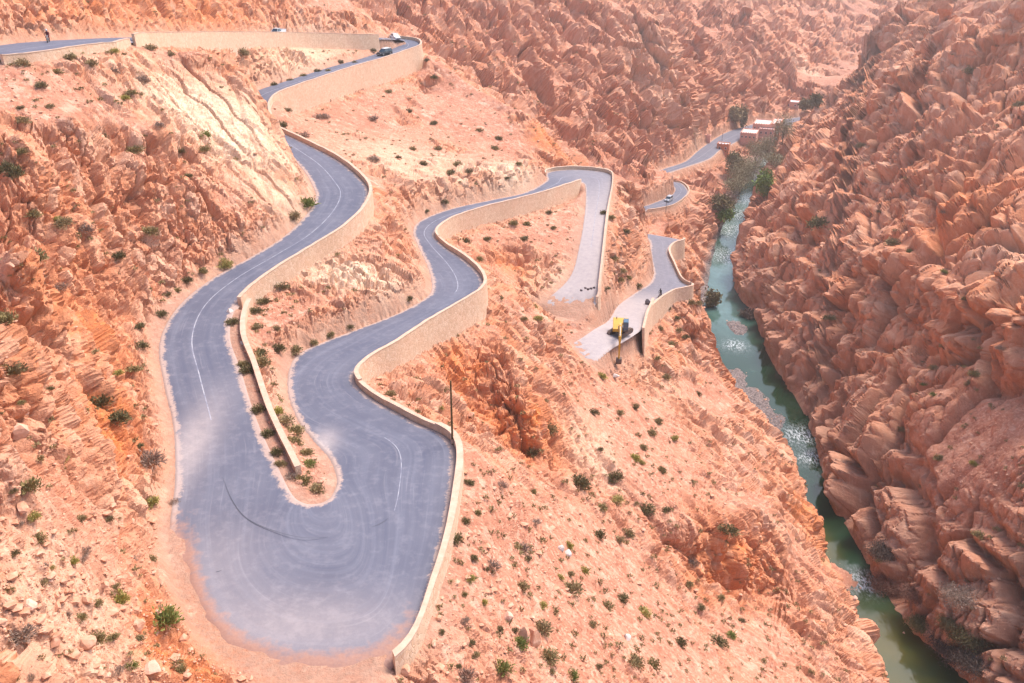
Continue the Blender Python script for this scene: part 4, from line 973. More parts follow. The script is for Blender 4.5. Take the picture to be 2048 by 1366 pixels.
p, a_ = road_at('lower', 1240, 668); excavator(p, R(-128), R(31))

# ------------------------------------------------------------------ poles
p = P(905, 884, -46.4); o = empty('wooden_pole', p, 0, 'tall bare wooden pole standing at the corner of the hairpin parapet', 'pole')
MB().tube((0, 0, -.3), (0, 0, 6.6), .11, .085, 10).build('shaft', 'wood', o); MB().tube((0, 0, -.1), (0, 0, .35), .17, .12, 10).build('footing', 'coping', o)
def thin_pole(u, v, key, h_, label):
    p, _ = road_at(key, u, v); o = empty('roadside_pole', p, 0, label, 'pole'); MB().tube((0, 0, -1), (0, 0, h_), .09, .07, 8).build('shaft', 'digger_grey', o); MB().box((0, 0, h_ - .1), (.7, .08, .08)).build('crossarm', 'digger_grey', o)
thin_pole(1332, 419, 'far', 3.6, 'thin dark pole on the kerb in front of the silver car')
thin_pole(1443, 292, 'far', 6.0, 'dark pole beside the road near the pink hotel')
thin_pole(1381, 576, 'lower', 2.0, 'thin pole in the corner of the zigzag parapet')

# ------------------------------------------------------------------ hotel and houses
EY = Vector((.36, .93, 0)).normalized(); EX = Vector((EY.y, -EY.x, 0))
def block(parent, u, v, zt, W_, L_, H_, mat, name='wall', roof='roof_pink', base=None, cren=0, wins=0, rows=1):
    """box whose top front-left corner is seen at u, v"""
    c0 = Vector(P(u, v, zt)); b0 = Vector(parent.location)
    o_ = c0 - b0
    def pt(x, y, z): return o_ + EX * x + EY * y + Vector((0, 0, z))
    def bx(x0, x1, y0, y1, z0, z1):
        V = [pt(x, y, z) for z in (z0, z1) for x, y in ((x0, y0), (x1, y0), (x1, y1), (x0, y1))]
        return V, [(0, 3, 2, 1), (4, 5, 6, 7), (0, 1, 5, 4), (1, 2, 6, 5), (2, 3, 7, 6), (3, 0, 4, 7)]
    w_ = MB().add(*bx(0, W_, 0, L_, -H_, -.45)).build(name, mat, parent)
    MB().add(*bx(.15, W_ - .15, .15, L_ - .15, -.45, -.38)).build('roof', roof, parent)
    m = MB()
    for x0, x1, y0, y1 in ((-.05, W_ + .05, -.05, .25), (-.05, W_ + .05, L_ - .25, L_ + .05), (-.05, .25, .25, L_ - .25), (W_ - .25, W_ + .05, .25, L_ - .25)): m.add(*bx(x0, x1, y0, y1, -.6, 0))
    m.build('roof_parapet', mat, parent)
    for i in range(cren): MB().add(*bx((i + .2) * W_ / cren, (i + .75) * W_ / cren, -.04, .24, .003, .3)).build('merlon', mat, parent)
    for r_ in range(rows):
        for i in range(wins):
            x = (i + .5) * W_ / wins; z = -1.9 - 2.9 * r_
            f_ = MB().add(*bx(x - .42, x + .42, -.06, .05, z - .55, z + .55)).build('window', 'house_white', parent)
            MB().add(*bx(x - .32, x + .32, -.09, .04, z - .45, z + .45)).build('pane', 'dark_opening', f_)
    return w_, bx
h = empty('hotel_building', P(1505, 292, -108), 0, 'large pink hotel of stepped flat roofed blocks above the river', 'building')
block(h, 1506, 247, -98.5, 11, 13, 12, 'adobe_pink', cren=9, wins=5, rows=2)
block(h, 1481, 265, -100.2, 7.6, 11, 12, 'adobe_pink', cren=7, wins=4)
block(h, 1503, 273, -103.5, 8.5, 9, 9, 'adobe_pink', wins=3)
block(h, 1518, 257, -99.8, 7.2, 9, 12, 'adobe_pink', cren=6, wins=3, rows=2)
block(h, 1541, 247, -98.2, 2.6, 15, 14, 'adobe_orange', wins=1, rows=3); block(h, 1550.5, 246, -97.6, 2.6, 14, 14, 'adobe_orange', wins=1, rows=3)
block(h, 1468, 283, -105.2, 13, 2.0, 8, 'adobe_orange', name='terrace_wall', wins=0)
h = empty('small_house', P(1446, 298, -103), 0, 'small orange house with white roof edge beside the far road', 'building')
block(h, 1434, 287, -100.6, 5.6, 4.5, 6, 'adobe_orange', roof='house_white', cren=4, wins=2)
h = empty('gate_pillar', P(1415, 284, -102), 0, 'square pink masonry pillar on the uphill side of the far road', 'pillar')
block(h, 1411, 270, -99.0, 2.3, 2.2, 6, 'adobe_pink', roof='roof_pink')
h = empty('white_house', P(1556, 215, -106), 0, 'white house on the slope behind the pink hotel', 'building')
block(h, 1538, 199, -100.5, 9, 7, 7, 'house_white', roof='house_white', wins=3); block(h, 1558, 202, -101, 11, 7, 7, 'adobe_pink', roof='house_white', wins=3)

# ------------------------------------------------------------------ skid marks on the hairpin
def strip_on_road(px, w_, mat, name, key='main', dz=.062):
    c_ = cr([road_at(key, *q_)[0] for q_ in px], 10); c_[:, 2] += dz - .05 + .02
    tt = np.gradient(c_[:, :2], axis=0); tt /= np.linalg.norm(tt, axis=1)[:, None]; nn = np.stack([-tt[:, 1], tt[:, 0]], 1)
    ww = w_ * np.sin(np.linspace(.15, math.pi - .15, len(c_)))[:, None]
    A = c_.copy(); A[:, :2] += nn * ww; B = c_.copy(); B[:, :2] -= nn * ww; m_ = len(A)
    o = mesh(name, np.vstack([A, B]), [(i, i + m_, i + m_ + 1, i + 1) for i in range(m_ - 1)], mat); o['kind'] = 'structure'; return o
flat('tyre_black', (.095, .097, .125), .85, .2, 0, .3, 1.5)
strip_on_road([(446, 956), (463, 998), (491, 1035), (542, 1060), (609, 1076), (679, 1073)], .032, 'tyre_black', 'tyre_mark')
strip_on_road([(735, 1058), (760, 1048), (778, 1036)], .03, 'tyre_black', 'tyre_mark'); strip_on_road([(425, 1145), (435, 1144), (444, 1141)], .05, 'tyre_black', 'tyre_mark')
print('objects', round(time.time() - T0, 1))
# ------------------------------------------------------------------ vegetation
def leafmat(name, a, b, c3):
    k = NT(name); oi = k.new('ShaderNodeObjectInfo'); n_ = k.noise(1.6, 3, .6, k.pos())
    col = k.mix(n_, a, b); col = k.mix(k.math('MULTIPLY', k.rng(oi.outputs['Random'], .4, 1), .6), col, c3)
    k.done(col, .8, None, .15); k.b.inputs['Subsurface Weight'].default_value = 0
leafmat('leaf_olive', (.22, .17, .075), (.36, .285, .13), (.38, .27, .16))
leafmat('leaf_dark', (.13, .11, .05), (.23, .19, .09), (.29, .215, .12))
leafmat('leaf_yellow', (.28, .25, .06), (.44, .38, .11), (.46, .36, .16))
leafmat('twig_grey', (.24, .17, .13), (.36, .27, .22), (.32, .20, .15))
leafmat('leaf_green', (.16, .18, .05), (.29, .30, .09), (.28, .26, .09))
flat('stem', (.12, .08, .05), .9)
rs = np.random.default_rng(21)
def tuft(n, spread, up, leaf, seed, blade=.12):
    """many leaf-sized blades through a low dome"""
    r_ = np.random.default_rng(seed); V = []; F = []
    nb = 7; dirs = []
    for b_ in range(nb):
        t_ = r_.random() * 6.28; e_ = .25 + .75 * r_.random(); dirs.append((math.cos(t_) * e_, math.sin(t_) * e_))
    for i in range(n):
        bd = dirs[i % nb]; rad = r_.random() ** .55
        t_ = r_.random() * 6.283; ph = math.acos(r_.random() * .95)
        p_ = np.array([math.sin(ph) * math.cos(t_), math.sin(ph) * math.sin(t_), math.cos(ph) * up]) * rad * spread * (.75 + .5 * r_.random())
        p_[0] += bd[0] * spread * .28; p_[1] += bd[1] * spread * .28
        p_[2] = max(p_[2], .01)
        d_ = p_ / (np.linalg.norm(p_) + 1e-6) + r_.normal(0, .45, 3) + np.array([0, 0, .35]); d_ /= np.linalg.norm(d_)
        s_ = np.cross(d_, r_.normal(0, 1, 3)); s_ /= np.linalg.norm(s_) + 1e-9
        L_ = leaf * (.6 + .8 * r_.random()); w_ = leaf * blade * (.7 + .8 * r_.random()); k_ = len(V)
        V += [p_ - s_ * w_ * .5, p_ + d_ * L_ * .5 - s_ * w_, p_ + d_ * L_, p_ + d_ * L_ * .5 + s_ * w_]; F.append((k_, k_ + 1, k_ + 2, k_ + 3))
    return V, F
KIND = {'o': ('leaf_olive', 'olive'), 'd': ('leaf_dark', 'dark green'), 'y': ('leaf_yellow', 'yellow green'), 'g': ('twig_grey', 'grey brown'), 'l': ('leaf_green', 'fresh green')}
PROTO = {}
for kk, (mt, _) in KIND.items():
    for vv_ in range(3):
        V, F = tuft(620, .46, .75 + .25 * rs.random(), .16, 100 + vv_ * 7 + ord(kk), .17 if kk != 'g' else .10)
        st_ = MB()
        me = bpy.data.meshes.new('shrub_leaves'); me.from_pydata([tuple(v) for v in V], [], F); me.materials.append(MATS[mt]); PROTO[kk, vv_] = me
LANDMARK = [((60, 250), 'on the upper left rocks'), ((100, 560), 'on the orange left slope'), ((120, 950), 'on the stony left slope'), ((180, 1290), 'in the lower left rubble'), ((310, 620), 'below the cliff beside the left road'), ((300, 950), 'on the bank left of the hairpin'),
            ((300, 180), 'on ledges left of the pale slab'), ((440, 250), 'in cracks of the pale slab'), ((600, 425), 'at the roadside under the pale slab'), ((640, 145), 'along the road below the cream wall'), ((470, 100), 'under the long cream wall'), ((660, 260), 'below the top hairpin wall'), ((900, 280), 'on the slope above the S bend'),
            ((510, 660), 'at the head of the narrow wall'), ((590, 880), 'on the verge at the narrow wall tip'), ((650, 560), 'on the rock face between road arms'), ((860, 790), 'behind the wooden pole'), ((930, 1050), 'beside the straight hairpin wall'), ((1050, 1150), 'on the slope right of the hairpin'), ((1080, 1310), 'in the rubble at the bottom edge'),
            ((1060, 880), 'at the foot of the buttress'), ((1200, 960), 'around the small outcrop'), ((1270, 860), 'on the scree below the road works'), ((1320, 1000), 'on the scree above the block cliff'), ((1420, 1100), 'on the block cliff'), ((1300, 1180), 'below the block cliff'), ((1430, 1290), 'on the slope above the river cliff'), ((1640, 1280), 'on the lower right river cliff'),
            ((1060, 470), 'inside the third hairpin'), ((1260, 450), 'on the bluff by the third hairpin'), ((1260, 590), 'above the lower road'), ((1380, 660), 'on the nose below the lower road'), ((1330, 760), 'below the pit wall'), ((1200, 250), 'on the far mountain'), ((1400, 350), 'below the far road'), ((1700, 400), 'on the upper east wall'), ((1950, 650), 'on the east wall ledges'), ((1900, 850), 'on the middle east wall'), ((1700, 750), 'on the east wall above the river'), ((1850, 1230), 'on the lower right river bank')]
def where(u, v): return min(LANDMARK, key=lambda q_: (q_[0][0] - u) ** 2 + (q_[0][1] - v) ** 2)[1]
SHRUBS = []
def shrub(u, v, px, kk):
    k_ = ground(u, v)
    if k_ is None: return
    p_ = PT[k_]; size = px / FPX * _d[k_]
    SHRUBS.append((u, v, px, kk, p_, size))
HAND = [(15,747,55,'d'),(117,842,42,'o'),(205,810,38,'d'),(240,842,36,'d'),(74,524,44,'o'),(170,457,30,'g'),(240,517,28,'d'),(124,580,28,'g'),(110,630,30,'g'),(78,754,24,'y'),(240,751,22,'y'),(272,743,25,'o'),(286,695,26,'d'),(283,658,22,'d'),(322,633,22,'d'),(336,592,18,'d'),(283,822,18,'y'),(300,927,50,'g'),(308,1007,26,'y'),(60,978,50,'o'),(71,1040,26,'y'),(69,1085,36,'o'),(124,922,26,'y'),(166,1043,22,'o'),
(173,1107,25,'g'),(265,1123,25,'g'),(240,1203,45,'y'),(329,1250,58,'l'),(194,1277,38,'o'),(42,1277,55,'g'),(267,1337,26,'l'),(354,1333,28,'o'),(237,1344,26,'g'),(304,1120,18,'o'),(352,1008,20,'g'),(14,640,40,'o'),(67,434,30,'o'),(304,467,26,'o'),(127,450,30,'o'),(375,564,24,'d'),(409,547,20,'o'),(453,531,24,'y'),(357,585,18,'o'),(138,118,30,'o'),(187,132,28,'o'),(116,147,22,'o'),(50,134,30,'o'),(86,174,20,'d'),
(50,246,26,'o'),(286,167,28,'g'),(231,149,26,'g'),(266,189,22,'o'),(246,200,20,'y'),(206,281,24,'d'),(275,303,28,'o'),(360,303,22,'d'),(321,255,24,'g'),(103,217,18,'o'),(42,220,16,'d'),(409,278,24,'l'),(413,303,20,'o'),(9,343,40,'d'),(33,352,36,'d'),(42,308,24,'o'),(66,435,26,'o'),(119,442,16,'y'),(378,356,16,'d'),(488,108,24,'o'),(305,96,24,'o'),(233,107,18,'y'),(163,110,14,'y'),(347,112,14,'o'),
(615,412,34,'l'),(591,437,30,'o'),(567,253,22,'d'),(611,277,26,'g'),(646,237,28,'g'),(576,220,14,'d'),(747,240,24,'g'),(751,321,24,'g'),(780,187,18,'o'),(855,424,12,'d'),(888,408,18,'d'),(549,172,13,'d'),(584,162,12,'d'),(611,153,13,'o'),(637,145,14,'d'),(655,140,12,'o'),(686,127,12,'d'),(712,120,12,'o'),(747,103,13,'d'),
(469,650,26,'d'),(514,628,28,'d'),(528,608,26,'d'),(564,577,30,'d'),(558,700,22,'d'),(592,706,28,'o'),(556,662,18,'o'),(514,659,20,'o'),(525,732,38,'o'),(519,712,30,'d'),(497,746,26,'d'),(491,732,22,'o'),(550,805,30,'o'),(556,830,30,'y'),(572,847,34,'o'),(592,869,36,'o'),(595,886,30,'o'),(617,911,28,'o'),(620,931,26,'l'),(519,824,28,'d'),(539,872,26,'d'),(556,911,26,'d'),(564,931,22,'o'),(609,965,30,'o'),(637,981,34,'o'),(586,959,26,'g'),
(699,659,18,'d'),(665,673,18,'o'),(631,690,18,'o'),(820,600,16,'d'),(836,768,28,'o'),(884,785,22,'o'),(783,793,22,'o'),(884,821,14,'y'),(839,827,12,'o'),(940,970,22,'d'),(957,1029,18,'o'),(934,1049,20,'d'),(912,1083,30,'d'),(987,1135,32,'g'),
(1146,1187,44,'o'),(1088,1260,38,'o'),(1039,1292,38,'l'),(1095,1319,40,'o'),(1000,1343,40,'l'),(1146,1353,34,'l'),(936,1355,40,'g'),(1273,1329,32,'o'),(1309,1334,30,'o'),(1049,1102,34,'g'),(1058,1119,20,'d'),(1049,1180,26,'o'),(1066,910,26,'d'),(1102,861,30,'o'),(1007,975,26,'g'),(1068,988,16,'o'),(1075,1049,22,'g'),(1465,1273,24,'l'),(1487,1246,18,'d'),(1439,1285,30,'d'),(1448,1192,16,'o'),(1363,1292,26,'d'),(1217,1217,26,'o'),(1246,1200,28,'d'),(1190,1253,20,'o'),(1292,1231,30,'y'),(1290,1022,28,'d'),(1329,1024,16,'d'),(1239,1085,24,'o'),(1261,1073,22,'o'),(1200,1075,32,'d'),(1236,1002,24,'y'),(1207,1019,20,'o'),(1351,880,18,'y'),(1307,871,24,'o'),(1270,919,20,'y'),(1285,932,16,'y'),(1326,946,20,'o'),(1287,897,20,'o'),(1190,829,20,'d'),(1205,756,20,'y'),(1244,829,18,'o'),(1273,817,20,'o'),(1319,846,20,'o'),(1205,900,14,'d'),(1161,973,40,'d'),(1231,958,36,'d'),(1461,1066,36,'d'),(1317,1129,20,'d'),(1336,1156,28,'d'),(1375,1170,16,'o'),(1387,1129,22,'g'),(1404,1219,16,'d'),(1088,1214,18,'y'),(1141,1095,18,'y'),(1170,1148,20,'y'),(1124,1158,18,'y'),(1141,1153,18,'o'),
(1660,639,22,'d'),(1783,486,30,'d'),(1853,770,12,'l'),(1866,794,14,'l'),(1816,498,15,'l'),(1891,548,13,'l'),(1885,425,14,'g'),(1761,426,11,'d'),(1944,750,20,'o'),(1941,776,18,'o'),(1869,738,16,'o'),(1938,150,24,'d'),(1637,450,36,'d'),(1716,295,18,'d'),(1930,600,14,'d'),(2040,215,20,'d'),(1960,1075,26,'o'),(1880,920,20,'o'),(1800,860,16,'o'),(1950,930,16,'y'),(2000,700,16,'g'),
(1210,430,18,'d'),(1225,440,16,'o'),(1232,520,18,'o'),(1245,545,16,'o'),(1255,465,16,'d'),(1215,580,14,'d'),(1240,565,18,'o'),(1262,560,14,'o'),(1280,575,14,'d'),(1050,480,20,'d'),(1030,450,18,'o'),(1055,450,16,'o'),(1100,430,14,'d'),(1110,460,12,'o'),(1120,400,12,'d'),(975,480,18,'d'),(1000,600,18,'o'),(1065,620,16,'y'),(1078,640,16,'y'),(1050,640,14,'o'),(930,490,22,'d'),(960,520,14,'o'),
(1340,620,12,'d'),(1355,640,14,'d'),(1325,660,14,'o'),(1345,690,16,'o'),(1370,680,14,'d'),(1360,665,14,'o'),(1385,610,18,'o'),(1400,610,16,'o'),(1330,730,14,'o'),(1335,750,16,'o'),(1400,790,14,'d'),(1318,720,14,'o'),
(920,330,18,'o'),(940,345,16,'d'),(880,300,16,'o'),(905,345,18,'d'),(850,330,16,'d'),(990,300,18,'o'),(1000,280,16,'d'),(870,250,16,'d'),(830,300,16,'o'),(960,265,14,'o'),(800,320,14,'d'),(1040,330,12,'o'),(1015,360,10,'d'),(820,225,14,'d'),(870,160,14,'d'),(855,125,12,'d')]
for q_ in HAND: shrub(*q_)
nh = len(SHRUBS)
# more scrub between them, thinner on cliffs
cells = np.argwhere(ZB >= 0); rs.shuffle(cells)
extra = []
for (j, i) in cells:
    k_ = ZB[j, i]; u, v = (i - 20 + .5) * CELL, (j - 20 + .5) * CELL
    if not (0 < u < 2048 and 0 < v < 1366): continue
    if rd[k_] < 1.2 or wd[k_] < 2.5: continue
    w_ = .35 + .65 * (1 - rock[k_])
    if far[k_] > .5: w_ = .9
    if east[k_] > .5: w_ *= .55
    if smooth[k_] > .4: w_ *= .1
    if v > 900 and u < 420: w_ *= .5
    if rs.random() > w_ * (.45 + .9 * max(0, n1[k_] + .2)): continue
    extra.append((u, v, k_))
    if len(extra) >= 1500: break
small = []
for n_, (u, v, k_) in enumerate(extra):
    kk = 'oodddgy'[rs.integers(7)]; size = rs.uniform(.22, .7) * (1.5 if far[k_] > .5 or east[k_] > .5 else 1.0); px = size * FPX / _d[k_]
    small.append((u, v, px, kk, PT[k_], size))
small.sort(key=lambda q_: -q_[2])
room = 300 - nh
SHRUBS += small[:max(room, 0)]; small = small[max(room, 0):]
def sizeword(px): return 'large' if px > 38 else 'medium' if px > 24 else 'small' if px > 14 else 'tiny'
ORD = ['leftmost', 'second', 'third', 'fourth', 'fifth', 'sixth', 'seventh', 'eighth', 'ninth', 'tenth', 'eleventh', 'twelfth', 'thirteenth', 'fourteenth', 'fifteenth']
LAB = ['%s %s shrub %s' % (sizeword(q_[2]), KIND[q_[3]][1], where(q_[0], q_[1])) for q_ in SHRUBS]
for lb_ in set(LAB):
    ix_ = sorted([i for i, x in enumerate(LAB) if x == lb_], key=lambda i: SHRUBS[i][0])
    if len(ix_) > 1:
        for r_, i in enumerate(ix_): LAB[i] += ', ' + ('rightmost' if r_ == len(ix_) - 1 else 'leftmost' if r_ == 0 else ORD[min(r_, 14)] + ' from left')
for n_, (u, v, px, kk, p_, size) in enumerate(SHRUBS):
    o = bpy.data.objects.new('desert_shrub', PROTO[kk, n_ % 3]); COL.objects.link(o)
    s_ = size / 1.0; o.location = (p_[0], p_[1], p_[2] - .06 * s_); o.scale = (s_ * 1.02 * rs.uniform(.85, 1.2), s_ * 1.02 * rs.uniform(.85, 1.2), s_ * rs.uniform(.85, 1.15)); o.rotation_euler = (rs.uniform(-.2, .2), rs.uniform(-.2, .2), rs.uniform(0, 6.28))
    tag(o, LAB[n_], 'shrub', 'shrubs ' + where(u, v), 'thing')
V = []; F = []; nv = 0
tiny = [tuft(46, .5, .8, .34, 900 + i, .3) for i in range(6)]
by = {}
for n_, (u, v, px, kk, p_, size) in enumerate(small):
    tv, tf = tiny[n_ % 6]; tv = np.array(tv) * size * np.array([1, 1, 1.0]); a_ = rs.uniform(0, 6.28); c_, s_ = math.cos(a_), math.sin(a_)
    q_ = np.stack([tv[:, 0] * c_ - tv[:, 1] * s_, tv[:, 0] * s_ + tv[:, 1] * c_, tv[:, 2]], 1) + p_
    V.append(q_); F += [tuple(i + nv for i in f) for f in tf]; nv += len(q_)
o = mesh('undergrowth', np.vstack(V), F, 'leaf_olive'); tag(o, 'tiny scattered olive scrub over all the rocky slopes', 'scrub', None, 'stuff')

# bushes and trees on the river banks
def tree(name, u, v, h_, w_, leaf, label, n=900, lobes=9, trunk=.12, leafsize=.5, bare=False, seed=1, base=None, blade=.28):
    p_ = gpos(u, v) if base is None else base
    r_ = np.random.default_rng(seed); o = empty(name, p_, 0, label, 'tree' if name.endswith('tree') else 'bush', 'trees and bushes along the river')
    m = MB(); tips = []
    top = Vector((0, 0, h_ * .45)); m.tube((0, 0, -.5), top, trunk * h_ * .16, trunk * h_ * .08, 7)
    for i in range(lobes):
        t_ = 6.283 * (i + r_.random() * .6) / lobes; rr_ = w_ * .5 * (.35 + .6 * r_.random()); z = h_ * (.35 + .55 * r_.random())
        b_ = Vector((rr_ * math.cos(t_), rr_ * math.sin(t_), z)); s0 = Vector((0, 0, h_ * (.12 + .3 * r_.random())))
        m.tube(s0, b_, trunk * h_ * .06, trunk * h_ * .02, 5); tips.append(b_)
    m.build('trunk', 'stem', o)
    V = []; F = []
    for i in range(n):
        c_ = tips[i % lobes]; sp = np.array([w_ * .24, w_ * .24, h_ * .20])
        p3 = np.array(c_) + r_.normal(0, 1, 3) * sp * .75; p3[2] = max(p3[2], .05 * h_)
        d_ = r_.normal(0, 1, 3) + np.array([0, 0, .5]); d_ /= np.linalg.norm(d_); s3 = np.cross(d_, r_.normal(0, 1, 3)); s3 /= np.linalg.norm(s3)
        L_ = leafsize * (.5 + r_.random()); ww = L_ * blade; k_ = len(V)
        V += [p3, p3 + d_ * L_ * .5 - s3 * ww, p3 + d_ * L_, p3 + d_ * L_ * .5 + s3 * ww]; F.append((k_, k_ + 1, k_ + 2, k_ + 3))
    mesh('crown', V, F, leaf, o)
    return o
flat('willow_bare', (.34, .30, .19), .9, .1, 0, .2); flat('leaf_bright', (.20, .28, .06), .8, .1, 0, .2); flat('twig_red', (.30, .16, .12), .9, .1, 0, .2); flat('twig_black', (.15, .11, .09), .9, .1, 0, .2)
NM = 2
T = [('willow_tree', 1482, 388, 17, 13, 'willow_bare', 'tall grey green willow on the left bank below the pink hotel', 2600, .16), ('evergreen_tree', 1470, 352, 10, 7, 'leaf_dark', 'dark evergreen tree at the left edge of the willow', 1500, .35), ('willow_tree', 1512, 330, 13, 11, 'willow_bare', 'pale willow between the hotel and the river', 2000, .16),
     ('poplar_tree', 1524, 398, 10, 5.5, 'leaf_bright', 'bright green tree on the right bank of the river', 1400, .4), ('riverside_bush', 1440, 430, 6.5, 8, 'leaf_dark', 'dark bush above the river bend', 1300, .4), ('riverside_bush', 1444, 448, 5.5, 5, 'leaf_bright', 'green bush on the rock beside the river bend', 900, .4), ('willow_tree', 1565, 290, 14, 8, 'willow_bare', 'thin willow right of the pink hotel', 1300, .2), ('willow_tree', 1545, 335, 6, 9, 'willow_bare', 'low sparse willow leaning over the far river', 700, .25),
     ('willow_tree', 1500, 352, 9, 9, 'willow_bare', 'low willow in the middle of the riverside strip', 1100, .2), ('willow_tree', 1490, 372, 10, 8, 'willow_bare', 'grey willow leaning from the left bank', 1100, .2), ('willow_tree', 1468, 392, 8, 8, 'willow_bare', 'pale willow left of the riffles', 1000, .2), ('willow_tree', 1532, 316, 10, 9, 'willow_bare', 'wispy willow below the hotel terrace', 1100, .2), ('evergreen_tree', 1474, 250, 8.5, 7, 'leaf_olive', 'dark green tree behind the far road bend', 1200, .5), ('cypress_tree', 1488, 252, 12, 2.6, 'leaf_dark', 'narrow cypress beside the pink hotel', 700, .4), ('riverside_bush', 1463, 410, 5, 6, 'twig_grey', 'grey bare bush left of the far river', 800, .3), ('riverside_bush', 1610, 220, 6, 5, 'leaf_dark', 'dark bush at the far end of the road', 700, .5), ('riverside_bush', 1627, 210, 6, 4.5, 'leaf_dark', 'small dark tree under the far cliff', 600, .5),
     ('riverside_bush', 1425, 620, 6, 4, 'leaf_dark', 'dark bush in the shade under the rock nose', 800, .35), ('riverside_bush', 1500, 640, 3, 5, 'twig_black', 'black bush at the foot of the east wall', 600, .3),
     ('riverside_bush', 1760, 1120, 4.0, 6.5, 'twig_black', 'grey black bush by the rapids', 1500, .22), ('riverside_bush', 1772, 1185, 4.2, 7.5, 'twig_red', 'reddish brown bare bush beside the rapids', 1700, .2), ('riverside_bush', 1828, 1200, 3.6, 6, 'twig_red', 'brown bare bush on the bank right of the rapids', 1300, .2), ('riverside_bush', 1915, 1210, 4, 7.5, 'twig_grey', 'pale grey bare bush on the east bank', 1500, .2),
     ('riverside_bush', 1835, 1262, 3, 5, 'leaf_dark', 'dark bush above the bank boulders', 900, .25), ('riverside_bush', 1890, 1318, 4.5, 7, 'twig_black', 'large black bush at the lower right river edge', 1800, .25), ('riverside_bush', 1932, 1290, 5, 7.5, 'leaf_dark', 'large dark bush above the lower right river edge', 1800, .25), ('riverside_bush', 1945, 1345, 4.5, 7.5, 'twig_black', 'black bush at the bottom edge by the river', 1800, .25), ('riverside_bush', 1897, 1258, 3, 4.5, 'leaf_dark', 'small dark bush between the bank bushes', 800, .25)]
for i, (nm, u, v, h_, w_, lf, lb, n, ls) in enumerate(T):
    near_ = v > 1000
    tree(nm, u, v, h_ * (.7 if near_ else .85), w_ * (.66 if near_ else .85), lf, lb, n * (3 if near_ else NM), 14 if nm != 'cypress_tree' else 7, seed=40 + i, leafsize=ls * (1.5 if near_ else 2.4), blade=.14 if near_ else .26)

# ------------------------------------------------------------------ loose rocks
k = NT('boulder'); p_ = k.pos(); oi = k.new('ShaderNodeObjectInfo')
bc = k.ramp(k.noise(1.5, 6, .6, p_), [(.3, (.50, .22, .13)), (.55, (.62, .34, .23)), (.75, (.72, .48, .37))]); bc = k.mix(k.rng(oi.outputs['Random'], .5, 1, 0, .5), bc, (.74, .56, .47))
k.done(bc, .95, k.bump(k.noise(5, 5, .6, p_), .5, .08), .15)
flat('white_stone', (.66, .58, .53), .9, .2, 0, .1); flat('dark_stone', (.10, .08, .09), .9, .2, 0, .1)
def rockmesh(seed, sub=2):
    r_ = np.random.default_rng(seed); bm = bmesh.new(); bmesh.ops.create_icosphere(bm, subdivisions=sub, radius=.5)
    pl = [(r_.normal(0, 1, 3), .26 + .16 * r_.random()) for _ in range(9)]
    for v_ in bm.verts:
        c_ = np.array(v_.co)
        for n_, d_ in pl:
            n_ = n_ / np.linalg.norm(n_); q_ = c_ @ n_
            if q_ > d_: c_ = c_ - n_ * (q_ - d_)
        v_.co = c_
    me = bpy.data.meshes.new('boulder'); bm.to_mesh(me); bm.free(); return me
RK = [rockmesh(300 + i) for i in range(8)]
for m_ in RK: m_.materials.append(MATS['boulder'])
RKW = [m_.copy() for m_ in RK[:2]]; RKD = [m_.copy() for m_ in RK[2:4]]
for m_ in RKW: m_.materials[0] = MATS['white_stone']
for m_ in RKD: m_.materials[0] = MATS['dark_stone']
def boulder(u, v, px, label, pool=RK, group='loose boulders', sq=(1, 1, .8), on=None):
    p_ = gpos(u, v) if on is None else road_at(on, u, v)[0]; d_ = p_[1] * CP - p_[2] * SP; s_ = px / FPX * d_ * 1.15
    o = bpy.data.objects.new('boulder', pool[rs.integers(len(pool))]); COL.objects.link(o); o.location = (p_[0], p_[1], p_[2] + s_ * .12); o.scale = (s_ * sq[0], s_ * sq[1], s_ * sq[2]); o.rotation_euler = (rs.uniform(-.3, .3), rs.uniform(-.3, .3), rs.uniform(0, 6.3))
    tag(o, label, 'rock', group, 'thing'); return o
boulder(1068, 1285, 40, 'big split boulder among the rubble at the bottom, right half', sq=(.8, .8, 1.2)); boulder(1050, 1280, 34, 'big split boulder among the rubble at the bottom, left half', sq=(.8, .8, 1.2)); boulder(1020, 1240, 26, 'boulder on the heap of broken stones near the bottom')
boulder(1125, 1098, 16, 'pale upper boulder of the pair below the buttress', RKW); boulder(1137, 1110, 18, 'pale lower boulder of the pair below the buttress', RKW); boulder(1255, 1278, 16, 'small white block lying on the lower slope', RKW); boulder(1230, 758, 16, 'white slab boulder on the crest below the pit', RKW, sq=(1.5, 1, .5))
boulder(742, 380, 9, 'white stone on the parapet at the second bend', RKW, on='main'); boulder(464, 628, 14, 'white boulder at the head of the narrow wall', RKW); boulder(487, 690, 10, 'small white stone beside the narrow wall', RKW); boulder(1296, 609, 15, 'small dark heap against the lower road wall', RKD, on='lower', sq=(.8, .8, 1.2))
for i, (u, v) in enumerate([(1162, 581), (1171, 577), (1176, 579), (1182, 578), (1188, 576)]): boulder(u, v, 6, 'dark stone in the row blocking the third road, %s' % ['leftmost', 'second from left', 'middle one', 'second from right', 'rightmost'][i], RKD, 'row of dark stones across the road', on='main')
for i, (u, v, px) in enumerate([(1788, 1250, 22), (1808, 1275, 24), (1830, 1290, 14), (1765, 1240, 10), (1720, 1125, 12), (1690, 1130, 9), (1718, 1110, 8), (1797, 1292, 13), (1768, 1295, 9), (1802, 1272, 8), (1715, 1195, 10)]): boulder(u, v, px, 'rounded river boulder at the lower right, %s' % ['largest upstream', 'largest downstream', 'below the pair', 'small above the pair', 'beside the rapids', 'left above the rapids', 'top above the rapids', 'in midstream', 'left in midstream', 'tiny in midstream', 'just below the rapids'][i], RK, 'boulders in the river', (1.2, 1, .6))
